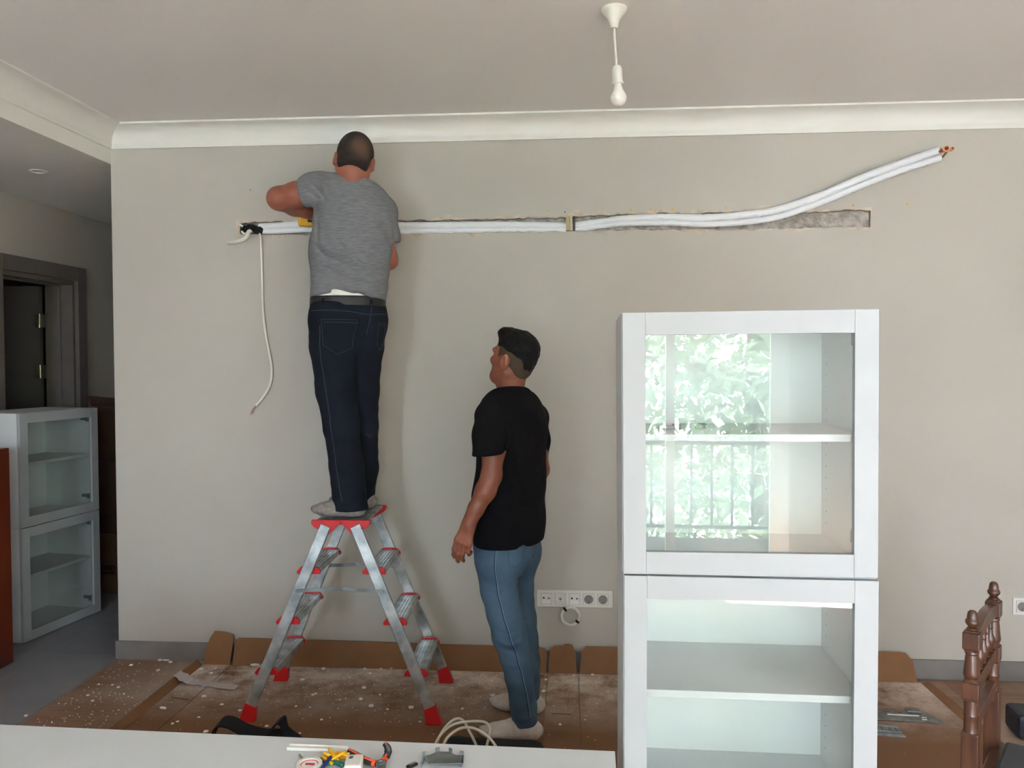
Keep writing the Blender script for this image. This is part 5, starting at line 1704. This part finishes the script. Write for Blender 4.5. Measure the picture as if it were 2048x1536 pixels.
    for pts, dp, w in (
        ([(-1.1433,3.5300,2.0850), (-1.0918,3.5100,2.0326), (-0.9985,3.5000,1.9947), (-0.9111,3.5100,1.9683), (-0.8418,3.5500,1.9542)], .008, .008),
        ([(-1.1371,3.5400,2.1087), (-1.0643,3.5100,2.0588), (-0.9644,3.5000,2.0230), (-0.8529,3.5500,1.9901)], -.006, .011),
        ([(-1.0500,3.5100,2.1251), (-0.9979,3.5000,2.0566), (-0.9222,3.5100,1.9950), (-0.8418,3.5600,1.9732)], .005, .007),
        ([(-0.9749,3.5000,2.1114), (-0.9018,3.5200,2.0403), (-0.8369,3.5600,2.0135)], .007, .008),
        ([(-0.9408,3.5000,2.1396), (-0.8746,3.5300,2.0813), (-0.8252,3.5800,2.0654)], .005, .007),
        ([(-1.1181,3.5200,1.9941), (-0.9991,3.5000,1.9328), (-0.889,3.5100,1.9105), (-0.8376,3.5600,1.9238)], .005, .009),
        ([(-1.0961,3.5200,1.9158), (-0.9769,3.5000,1.8839), (-0.8628,3.5400,1.8730)], -.005, .009),
        ([(-1.1778,3.5600,2.3774), (-1.1244,3.5500,2.3228), (-1.0874,3.5400,2.2754)], .006, .008),
        ([(-1.1268,3.5600,2.4033), (-1.0981,3.5400,2.3425), (-1.0712,3.5400,2.2863)], -.005, .010),
        ([(-1.2012,3.5600,2.3420), (-1.1508,3.5600,2.3096), (-1.1187,3.5600,2.2866)], .005, .006),
        ([(-1.0177,3.5800,2.4013), (-0.9894,3.5600,2.3649), (-0.9733,3.5500,2.3200)], .004, .006),
        ([(-0.958,3.5800,2.3911), (-0.9346,3.5600,2.3549), (-0.8959,3.5500,2.3164)], .005, .007),
        ([(-0.7944,3.5600,2.2185), (-0.7968,3.6000,2.1694), (-0.8039,3.6300,2.1176)], .007, .007),
        ([(-0.8462,3.5300,2.2361), (-0.8175,3.5500,2.1726), (-0.8157,3.5700,2.1087)], .006, .009),
        ([(-1.1449,3.5400,2.2429), (-1.1380,3.5300,2.1518), (-1.1206,3.5300,2.0623)], .004, .010),
        ([(-0.9994,3.5100,2.2128), (-0.9748,3.5000,2.1224), (-0.9754,3.5000,2.0563)], .003, .014)):
        T.crease(pts, dp * 2.1, w)
    T.ripple(lambda X, Y, Z: .0022 * np.sin(38 * X + 55 * Z + 3 * np.sin(22 * X - 9 * Z)) * np.sin(14 * Z + 9 * X))
    T.build('t_shirt', 'shirtg', person, 2)
    # undershirt showing at the waist
    U = Field((-1.25, 3.40, 1.74), (-.70, 3.82, 1.95), .0045)
    U.chain([(V3(*(-1.0885,3.6000,1.9008)), .082), (V3(*(-1.0914,3.6000,1.8438)), .084)], k=.03)
    U.chain([(V3(*(-0.945,3.6200,1.9012)), .082), (V3(*(-0.9455,3.6200,1.8441)), .084)], k=.03)
    U.chain([(V3(*(-1.0145,3.6100,1.9010)), .108), (V3(*(-1.0150,3.6100,1.8439)), .108)], k=.03)
    U.ripple(lambda X, Y, Z: .0025 * np.sin(60 * X + 140 * Z))
    U.cut((-1.0123,3.6000,1.8340), (0, 0, -1)); U.cut((-1.0117,3.6000,1.9069), (0, 0, 1))
    U.build('undershirt', 'under', person, 1)
    # jeans
    J = Field((-1.28, 3.36, .86), (-.68, 3.86, 1.86), .0048)
    J.chain([(V3(*(-1.0907,3.5900,1.8385)), .086), (V3(*(-1.0785,3.5700,1.7508)), .098), (V3(*(-1.0697,3.5600,1.6372)), .107)], k=.05)
    J.chain([(V3(*(-0.9434,3.6300,1.8402)), .086), (V3(*(-0.9431,3.6350,1.7532)), .092), (V3(*(-0.9571,3.6400,1.6383)), .096)], k=.05)
    J.chain([(V3(*(-1.0151,3.6100,1.8348)), .108), (V3(*(-1.0132,3.6000,1.7291)), .115)], k=.05)
    # seat bulges
    J.ell((-1.0207,3.5200,1.6853), ((1, 0, 0), (0, 1, 0), (0, 0, 1)), (.080, .058, .085), k=.04)
    J.ell((-0.9015,3.5700,1.6864), ((1, 0, 0), (0, 1, 0), (0, 0, 1)), (.062, .056, .080), k=.04)
    J.chain([(V3(*(-1.0697,3.5600,1.6372)), .108), (V3(*(-1.0594,3.5500,1.4335)), .089), (V3(*(-1.0319,3.5300,1.2765)), .078), (V3(*(-1.0027,3.5100,1.0873)), .074), (V3(*(-0.9714,3.4650,0.8868)), .078)], k=.02)
    J.chain([(V3(*(-0.9647,3.6500,1.6154)), .096), (V3(*(-0.9689,3.6600,1.4295)), .078), (V3(*(-0.9631,3.6600,1.2663)), .067), (V3(*(-0.9648,3.6600,1.0676)), .068), (V3(*(-0.9807,3.6600,0.8682)), .056)], k=.02)
    J.cut((-1.0123,3.6000,1.8317), (0, 0, 1), k=.004)
    J.cut((-0.9631,3.4200,0.9064), (.02, .0, -1), k=.006, lo=(-1.28, 3.36, .86), hi=(-.68, 3.585, 1.2))
    J.cut((-0.9782,3.6600,0.8846), (0, -.1, -1), k=.006, lo=(-1.28, 3.585, .86), hi=(-.68, 3.86, 1.2))
    for pts, dp, w in (
        ([(-0.892,3.5000,1.7858), (-0.8943,3.4800,1.7009), (-0.9216,3.4700,1.6127), (-0.9445,3.4700,1.5466)], .009, .010),
        ([(-0.9341,3.4500,1.6124), (-0.8926,3.4700,1.5949), (-0.8532,3.5200,1.6042)], .007, .010),
        ([(-1.1037,3.4600,1.5206), (-1.0446,3.4500,1.4986), (-0.9689,3.4600,1.5203)], .005, .010),
        ([(-1.0832,3.4600,1.3151), (-1.0129,3.4500,1.3005), (-0.9438,3.4600,1.3132)], .006, .009),
        ([(-1.0837,3.4600,1.2642), (-1.0089,3.4500,1.2432), (-0.9398,3.4600,1.2646)], -.005, .010),
        ([(-1.0699,3.4500,1.2054), (-0.9997,3.4400,1.1913), (-0.9285,3.4500,1.2215)], .005, .009),
        ([(-1.0521,3.4400,1.0962), (-0.9867,3.4300,1.0760), (-0.9178,3.4400,1.1082)], .005, .010),
        ([(-1.0484,3.4400,1.0190), (-0.9874,3.4300,1.0034), (-0.9096,3.4400,1.0290)], -.005, .010),
        ([(-1.0415,3.4300,0.9589), (-0.9628,3.4200,0.9438), (-0.9056,3.4400,0.9673)], .006, .008),
        ([(-0.9635,3.6000,1.2895), (-0.9171,3.6000,1.2712), (-0.8823,3.6200,1.2882)], .006, .009),
        ([(-0.9593,3.6000,1.2298), (-0.9129,3.6000,1.2116), (-0.8827,3.6200,1.2328)], -.005, .009),
        ([(-0.9424,3.6000,1.0182), (-0.9076,3.6000,1.0000), (-0.8843,3.6200,1.0249)], .006, .009),
        ([(-1.1497,3.5000,1.6140), (-1.1130,3.4900,1.5470), (-1.1002,3.4900,1.4579)], .004, .012)):
        J.crease(pts, dp * 1.2, w)
    J.ripple(lambda X, Y, Z: .0013 * np.sin(30 * X + 48 * Z + 2 * np.sin(31 * Z + 12 * X)) * np.sin(17 * Z - 21 * Y))
    j = J.build('jeans', 'denimd', person, 2)
    dn = (0, 1, 0)
    pocket(j, j, ((-1.1005,3.5000,1.7518), (-0.9351,3.5000,1.7507), (-0.9611,3.5000,1.6177), (-1.0226,3.5000,1.5868), (-1.0880,3.5000,1.6316)), dn, 'denimd', 'denimdp')
    pocket(j, j, ((-0.8473,3.5000,1.7412), (-0.8092,3.5000,1.7343), (-0.8258,3.5000,1.6171), (-0.8416,3.5000,1.6083), (-0.8549,3.5000,1.6350)), (-.35, 1, 0), 'denimd', 'denimdp')
    seam(j, 'yoke_seam', 'denimdp', j, [(-1.1548,3.5000,1.7878), (-1.0683,3.5000,1.7894), (-0.9778,3.5000,1.7842), (-0.8966,3.5000,1.7703), (-0.8245,3.5000,1.7809)], dn)
    seam(j, 'centre_seam', 'denimdp', j, [(-0.8918,3.5000,1.8079), (-0.8946,3.5000,1.7460), (-0.9064,3.5000,1.6796)], dn)
    seam(j, 'outer_seam', 'denimdp', j, [(-1.1025,3.4000,1.7206), (-1.0996,3.4000,1.5690), (-1.0745,3.4000,1.4171), (-1.0539,3.4000,1.2650), (-1.0267,3.4000,1.0908), (-0.9926,3.4000,0.9492)], dn)
    # belt with loops
    Bt = Field((-1.26, 3.38, 1.76), (-.68, 3.86, 1.88), .004)
    for a_, r_ in (((662, 600, 3.59), .0905), ((730, 600, 3.63), .0905), ((697, 602, 3.61), .1125)):
        pass
    Bt.chain([(V3(*(-1.0904,3.5900,1.8771)), .0925), (V3(*(-1.0910,3.5900,1.8089)), .0955)], k=.05)
    Bt.chain([(V3(*(-0.9431,3.6300,1.8792)), .0925), (V3(*(-0.9437,3.6300,1.8104)), .0955)], k=.05)
    Bt.chain([(V3(*(-1.0147,3.6100,1.8782)), .1145), (V3(*(-1.0153,3.6100,1.8096)), .1185)], k=.05)
    Bt.cut((-0.9839,3.5000,1.8563), (0, 0, 1), k=.003); Bt.cut((-0.9843,3.5000,1.8109), (0, 0, -1), k=.003)
    bt = Bt.build('belt', 'belt', person, 1)
    for x in (646, 737):
        pass
    for a_, b_ in (((-1.0971,3.5000,1.8629), (-1.0978,3.5000,1.7985)), ((-0.8936,3.5000,1.8610), (-0.8896,3.5000,1.7968))):
        rows = [[(Vector(a_).lerp(Vector(b_), i / 3) + Vector((dx, -.3, 0)), dn) for dx in (-.0055, .0055)] for i in range(4)]
        raycast_patch(bt, 'belt_loop', 'denimd', j, None, rows, off=.004, thick=.0035)
    # socks
    def foot_sock(nm, heel, toe, ankle, m, par, wd=.036):
        F = Field(np.min([heel, toe, ankle], 0) - .09, np.max([heel, toe, ankle], 0) + .07, .0035)
        d = unit(toe - heel); zl = min(heel[2], toe[2])
        L = np.linalg.norm(toe - heel)
        side = unit(np.cross(d, (0, 0, 1)))
        F.cap(heel + d * .030, heel + d * .075, .036, .036, k=.02)
        F.cap(heel + d * .06, toe - d * .075, .037, .038, k=.025, flat=((0, 0, 1), .85))
        F.cap(toe - d * .080 + side * .012, toe - d * .030 + side * .014, .036, .025, k=.02, flat=((0, 0, 1), .72))
        F.cap(toe - d * .080 - side * .012, toe - d * .042 - side * .016, .034, .022, k=.02, flat=((0, 0, 1), .66))
        F.cap(ankle, heel + d * .040, .036, .034, k=.02)
        F.cap(ankle + (0, 0, -.01), toe - d * .115 + (0, 0, .006), .036, .030, k=.03)
        F.cut((0, 0, zl - .0335), (0, 0, -1), k=.01)
        F.ripple(lambda X, Y, Z: .0006 * np.sin(220 * ((X - heel[0]) * d[0] + (Y - heel[1]) * d[1])))
        return F.build(nm, m, par, 1)
    z0 = PL + .0335 - .0065 + .0
    foot_sock('sock', V3(-.910, 3.462, z0), V3(-1.155, 3.442, z0), ank[0] + (-.01, -.01, .03), 'sockg', person)
    foot_sock('sock', V3(-.905, 3.655, z0), V3(-1.145, 3.675, z0), ank[1] + (-.02, 0, .03), 'sockg', person)
    # orange-yellow tape measure in his left hand
    t = empty('tape_measure', (-1.3100,3.9000,2.2615), .3, label='orange-yellow tool held in the hand of the man on the ladder', cat='tool')
    MB().box((-.035, -.022, -.030), (.035, .022, .030)).build('tool_case', 'yellow', t, bevel=.010)
    MB().box((.010, -.0235, -.012), (.034, .0235, .012)).build('rubber_grip', 'dark', t, bevel=.003)
    return foot_sock
foot_sock = man_on_ladder()

# ---------- the younger man
def young_man():
    hd = V3(*(-0.238,3.3600,1.5726))
    ax = head_axes(58, 13, 0)
    f, u, l = ax
    B = Field((-.50, 3.00, .70), (.16, 3.66, 1.78), .0042)
    s_ = 1.0
    head(B, hd, ax, s_)
    nb = V3(*(-0.2477,3.3700,1.3973))
    B.chain([(nb, .062), (V3(*(-0.2539,3.3700,1.4565)), .052), (hd + f * -.022 + u * -.055, .050)], k=.025)
    ShL, ElL, Wr = V3(*(-0.3161,3.2000,1.3329)), V3(*(-0.314,3.1500,1.1059)), V3(*(-0.401,3.1200,0.9193))
    ShR, ElR, WrR = V3(*(-0.1577,3.5300,1.3188)), V3(*(-0.1372,3.5600,1.0753)), V3(*(-0.2348,3.6800,0.8957))
    ch = V3(*(-0.2515,3.3600,1.2922)); wa = V3(*(-0.2602,3.3500,0.9759)); pe = V3(*(-0.2663,3.3400,0.7872))
    B.chain([(ShL, .048), (ch, .08), (ShR, .048)], k=.04)
    B.chain([(ch, .08), (wa, .075), (pe, .07)], k=.04)
    B.chain([(ShL, .052), (V3(*(-0.3076,3.1700,1.2072)), .046), (ElL, .039)], k=.02)
    B.chain([(ElL, .040), (V3(*(-0.3371,3.1400,1.0475)), .040), (V3(*(-0.3741,3.1300,0.9773)), .031), (Wr, .0245)], k=.02)
    B.chain([(ShR, .052), (ElR, .040), (WrR, .027)], k=.02)
    hand(B, Wr, V3(-.30, -.02, -.95), V3(-.22, -.96, .10), V3(-1, .25, 0), [(.16, .38, .35), (.18, .42, .38), (.20, .50, .45), (.22, .85, .95)], .97, kn=.078, lens=(1.08, 1.1, 1.1, 1.25))
    # thumb leaves the front side of the palm
    tb = Wr + V3(-.022, .018, -.030)
    B.chain([(tb, .0135), (tb + V3(-.022, .016, -.032), .0115), (tb + V3(-.020, .014, -.062), .0095)], k=.006)
    hand(B, WrR, V3(-.5, .4, -.5), V3(.4, .2, .6), V3(-.5, .2, .5), [(.4, .5, .4)] * 4)
    tb = WrR + V3(-.022, .01, .0)
    B.chain([(tb, .013), (tb + V3(-.03, .03, .0), .0115), (tb + V3(-.05, .045, -.02), .0095)], k=.006)
    p = B.build('person', 'skin2', None, 2, label='person in black t-shirt and blue jeans standing on the cardboard, back turned, looking left', cat='person')
    eyes(hd, ax, s_, p)
    # legs (inside the jeans) continue the body
    # faded sides of the haircut: thin clipped layer
    Fd = Field(hd - .14, hd + .14, .0035)
    Fd.ell(hd + f * -.0085 + u * .026, (f, u, l), (.0985, .094, .0775), k=.0)
    Fd.ell(hd + f * -.044 + u * -.034, (f, u, l), (.045, .048, .052), k=.02)
    Fd.cut(hd + f * .038, unit(f + u * .1), k=.004)
    for sd in (-1, 1): Fd.ell(hd + u * -.026 + f * .006 + l * .080 * sd, (f, u, l), (.036, .040, .026), k=.005, op='sub')
    Fd.cut(hd + u * -.074 + f * -.03, unit(-u + f * .25), k=.006)
    Fd.build('faded_sides', 'fade', p, 1)
    Hh = Field(hd - .16, hd + .17, .0035)
    Hh.ell(hd + f * -.014 + u * .046, (f, u, l), (.097, .080, .079), k=.0)
    Hh.ell(hd + f * .050 + u * .096, (f, u, l), (.044, .028, .050), k=.02)
    Hh.ell(hd + f * -.058 + u * .004, (f, u, l), (.043, .064, .050), k=.025)
    Hh.ell(hd + f * .0 + u * -.052, (f, u, l), (.115, .072, .120), k=.008, op='sub') if False else None
    for sd in (-1, 1): Hh.ell(hd + f * .046 + u * -.044 + l * .085 * sd, (f, u, l), (.104, .090, .062), k=.012, op='sub')
    Hh.cut(hd + f * .068 + u * .05, unit(f - u * .55), k=.008)
    Hh.cut(hd + f * -.10 + u * -.066, unit(-u + f * .10), k=.004)
    Hh.ripple(lambda X, Y, Z: .0016 * np.sin(170 * X + 90 * Z) * np.sin(120 * Y - 60 * Z))
    Hh.build('hair', 'hair', p, 1)
    # t-shirt
    T = Field((-.42, 3.02, .77), (.20, 3.70, 1.58), .0048)
    T.chain([(V3(*(-0.3171,3.2100,1.3403)), .068), (V3(*(-0.2804,3.2800,1.3645)), .078), (V3(*(-0.214,3.4400,1.3551)), .078), (V3(*(-0.1621,3.5300,1.3144)), .066)], k=.05)
    T.chain([(V3(*(-0.2557,3.3600,1.3027)), .125), (V3(*(-0.252,3.3600,1.1228)), .120), (V3(*(-0.2645,3.3500,0.9335)), .125), (V3(*(-0.2694,3.3500,0.7423)), .128)], k=.06)
    T.chain([(V3(*(-0.2862,3.2700,1.2374)), .094), (V3(*(-0.2994,3.2700,1.0102)), .090), (V3(*(-0.3075,3.2800,0.7379)), .094)], k=.06)
    T.chain([(V3(*(-0.1986,3.4300,1.2437)), .098), (V3(*(-0.2093,3.4200,1.0507)), .086), (V3(*(-0.2184,3.4200,0.8777)), .094), (V3(*(-0.2268,3.4100,0.7283)), .100)], k=.06)
    T.chain([(V3(*(-0.2477,3.3700,1.3973)), .070), (V3(*(-0.2504,3.3800,1.4562)), .060)], k=.045)
    # sleeves: near one wide and straight
    for ch_, pt, nn in (([(V3(*(-0.3181,3.2000,1.3329)), .067), (V3(*(-0.3174,3.1700,1.2671)), .069), (V3(*(-0.3238,3.1500,1.1596)), .071)], (-0.3277,3.1500,1.1894), (.12, .0, -1)),
                        ([(V3(*(-0.1581,3.5400,1.3092)), .058), (V3(*(-0.1459,3.5600,1.2095)), .050), (V3(*(-0.151,3.5700,1.0963)), .050)], (-0.1375,3.5700,1.1301), (0, .1, -1))):
        SL = Field((-.42, 3.02, .77), (.20, 3.70, 1.58), .0048)
        SL.chain(ch_, k=.03); SL.cut(pt, nn); T.merge(SL, .015)
    T.cut((-0.2874,3.2200,0.7961), (-.02, .03, -1), k=.008)
    T.cut((-0.2465,3.3000,1.4607), (-.16, .30, 1), k=.006)
    for pts, dp, w in (
        ([(-0.2635,3.1500,1.3188), (-0.2598,3.1500,1.2493), (-0.2628,3.1600,1.1786)], .010, .008),
        ([(-0.165,3.3200,1.2956), (-0.1528,3.3200,1.1913), (-0.1371,3.3400,1.1052), (-0.1254,3.3600,1.0496)], .009, .012),
        ([(-0.1878,3.2800,1.2987), (-0.1778,3.2800,1.1544), (-0.1523,3.3000,1.0065)], -.008, .014),
        ([(-0.2249,3.2200,1.2629), (-0.2092,3.2200,1.1007), (-0.1638,3.2800,0.9683)], .006, .014),
        ([(-0.2442,3.2000,1.0830), (-0.1958,3.2300,0.9974), (-0.1449,3.3200,0.9823)], .007, .012),
        ([(-0.263,3.1800,1.0054), (-0.2056,3.2200,0.9278), (-0.1387,3.3200,0.9404)], -.007, .013),
        ([(-0.3325,3.1700,1.0065), (-0.2825,3.1700,0.9266), (-0.2057,3.2200,0.8768)], .006, .013),
        ([(-0.3545,3.1900,1.0837), (-0.3438,3.1800,0.9441), (-0.3342,3.1800,0.8231)], .005, .012),
        ([(-0.2824,3.1700,0.9668), (-0.2626,3.1700,0.8867), (-0.2669,3.1700,0.8162)], -.004, .014),
        ([(-0.3271,3.1300,1.3103), (-0.3311,3.1100,1.2530), (-0.3499,3.1000,1.2049)], .005, .008),
        ([(-0.169,3.3000,0.9647), (-0.1459,3.3400,0.9155), (-0.1308,3.3800,0.8546)], .006, .009),
        ([(-0.2861,3.3000,1.4214), (-0.2507,3.3000,1.4338), (-0.2118,3.3400,1.4281)], .003, .004)):
        T.crease(pts, dp * 1.3, w)
    T.ripple(lambda X, Y, Z: .0014 * np.sin(30 * X + 25 * Y + 26 * Z + 2 * np.sin(19 * Z)) * np.sin(11 * Z + 15 * X))
    ts = T.build('t_shirt', 'shirtb', p, 2)
    # jeans
    J = Field((-.42, 3.04, .03), (.18, 3.68, 1.02), .0048)
    J.chain([(V3(*(-0.295,3.3100,0.8987)), .100), (V3(*(-0.2987,3.3000,0.7959)), .102), (V3(*(-0.2955,3.2850,0.7264)), .098), (V3(*(-0.295,3.2750,0.6205)), .078), (V3(*(-0.2753,3.2600,0.5254)), .070), (V3(*(-0.2541,3.2500,0.4398)), .069),
             (V3(*(-0.2296,3.2500,0.3552)), .062), (V3(*(-0.2134,3.2500,0.2642)), .057), (V3(*(-0.1952,3.2500,0.144)), .052), (V3(*(-0.1893,3.2500,0.0378)), .057)], k=.02)
    J.chain([(V3(*(-0.24,3.4200,0.8775)), .095), (V3(*(-0.2345,3.4300,0.7669)), .092), (V3(*(-0.2376,3.4400,0.6772)), .084), (V3(*(-0.2386,3.4500,0.5716)), .074), (V3(*(-0.2199,3.4600,0.4391)), .068), (V3(*(-0.2076,3.4700,0.3388)), .063),
             (V3(*(-0.1974,3.4800,0.2467)), .059), (V3(*(-0.1894,3.4900,0.1539)), .052), (V3(*(-0.1875,3.4900,0.0199)), .048)], k=.02)
    J.chain([(V3(*(-0.2697,3.3600,0.889)), .12), (V3(*(-0.2701,3.3600,0.7718)), .115)], k=.05)
    J.ell((-0.2437,3.2900,0.7572), ((1, 0, 0), (0, 1, 0), (0, 0, 1)), (.075, .070, .075), k=.04)
    J.ell((-0.1923,3.4100,0.7396), ((1, 0, 0), (0, 1, 0), (0, 0, 1)), (.062, .065, .070), k=.04)
    J.cut((-0.265,3.3000,0.8592), (0, 0, 1))
    J.cut((-0.1863,3.2000,0.0694), (.10, -.02, -1), k=.005, lo=(-.42, 3.04, .03), hi=(.18, 3.37, .3))
    J.cut((-0.1837,3.4600,0.0421), (0, 0, -1), k=.005, lo=(-.42, 3.37, .03), hi=(.18, 3.68, .3))
    for pts, dp, w in (
        ([(-0.2073,3.2400,0.7699), (-0.2177,3.2700,0.6794), (-0.2158,3.3000,0.5665)], .010, .009),
        ([(-0.3153,3.1800,0.4747), (-0.2539,3.1700,0.4632), (-0.1847,3.1900,0.4822)], .007, .008),
        ([(-0.3094,3.1800,0.4382), (-0.244,3.1700,0.4189), (-0.1767,3.1900,0.4377)], -.006, .009),
        ([(-0.3014,3.1800,0.4017), (-0.228,3.1700,0.3868), (-0.1687,3.1900,0.4134)], .006, .008),
        ([(-0.2863,3.1900,0.3495), (-0.2248,3.1800,0.3303), (-0.1648,3.1900,0.3606)], -.004, .010),
        ([(-0.3561,3.1900,0.6782), (-0.3045,3.1800,0.6576), (-0.2541,3.1800,0.6665)], .003, .010),
        ([(-0.2624,3.1900,0.2008), (-0.2151,3.1800,0.1921), (-0.1551,3.1900,0.21)], .003, .008),
        ([(-0.2463,3.1900,0.1501), (-0.2052,3.1800,0.1353), (-0.141,3.1900,0.1573)], .006, .008),
        ([(-0.2416,3.1800,0.122), (-0.1952,3.1800,0.107), (-0.1371,3.1900,0.1247)], -.006, .008),
        ([(-0.2417,3.1800,0.0934), (-0.1952,3.1800,0.0825), (-0.1371,3.1900,0.0961)], .005, .006),
        ([(-0.2139,3.4000,0.4586), (-0.1791,3.3900,0.4453), (-0.1499,3.4100,0.4567)], .006, .008),
        ([(-0.1968,3.4000,0.4156), (-0.1706,3.3900,0.4023), (-0.1436,3.4100,0.4134)], -.006, .008),
        ([(-0.1928,3.4000,0.3203), (-0.167,3.4000,0.3036), (-0.1377,3.4200,0.3187)], .005, .008),
        ([(-0.1732,3.4300,0.1126), (-0.1559,3.4300,0.0999), (-0.1345,3.4400,0.1139)], .005, .007)):
        J.crease(pts, dp * 1.2, w)
    J.ripple(lambda X, Y, Z: .0014 * np.sin(34 * X + 52 * Z + 2 * np.sin(27 * Z + 14 * X)) * np.sin(15 * Z - 19 * Y))
    j = J.build('jeans', 'denimb', p, 2)
    d_ = (.10, 1, 0)
    pocket(j, j, ((-0.2572,3.2000,0.8155), (-0.1905,3.2000,0.8164), (-0.1988,3.2000,0.7391), (-0.2251,3.2000,0.7265), (-0.2493,3.2000,0.7363)), d_, 'denimb', 'denimbs')
    pocket(j, j, ((-0.1652,3.3000,0.8145), (-0.1402,3.3000,0.8232), (-0.1424,3.3000,0.7521), (-0.1529,3.3000,0.7373), (-0.1611,3.3000,0.756)), (-.3, 1, 0), 'denimb', 'denimbs')
    seam(j, 'outer_seam', 'denimbs', j, [(-0.3141,3.1000,0.8063), (-0.3164,3.1000,0.7234), (-0.305,3.1000,0.6248), (-0.2797,3.1000,0.5263), (-0.2524,3.1000,0.4477), (-0.227,3.1000,0.369), (-0.2076,3.1000,0.2902), (-0.1921,3.1000,0.2111), (-0.1785,3.1000,0.1221)], d_, .0024)
    seam(j, 'outer_seam', 'stitch', j, [(-0.3102,3.1000,0.8063), (-0.3125,3.1000,0.7234), (-0.301,3.1000,0.6248), (-0.2757,3.1000,0.5264), (-0.2484,3.1000,0.4478), (-0.2231,3.1000,0.3691), (-0.2036,3.1000,0.2903), (-0.1881,3.1000,0.2113), (-0.1746,3.1000,0.1222)], d_, .0008)
    # socks
    zf = .008 + .0335 + .003
    foot_sock('sock', V3(-.122, 3.250, zf), V3(-.385, 3.215, zf), V3(*(-0.1953,3.2500,0.0835)), 'sockw', p)
    foot_sock('sock', V3(-.120, 3.490, zf), V3(-.372, 3.515, zf), V3(*(-0.1896,3.4900,0.0601)), 'sockw', p)
    return p
young_man()
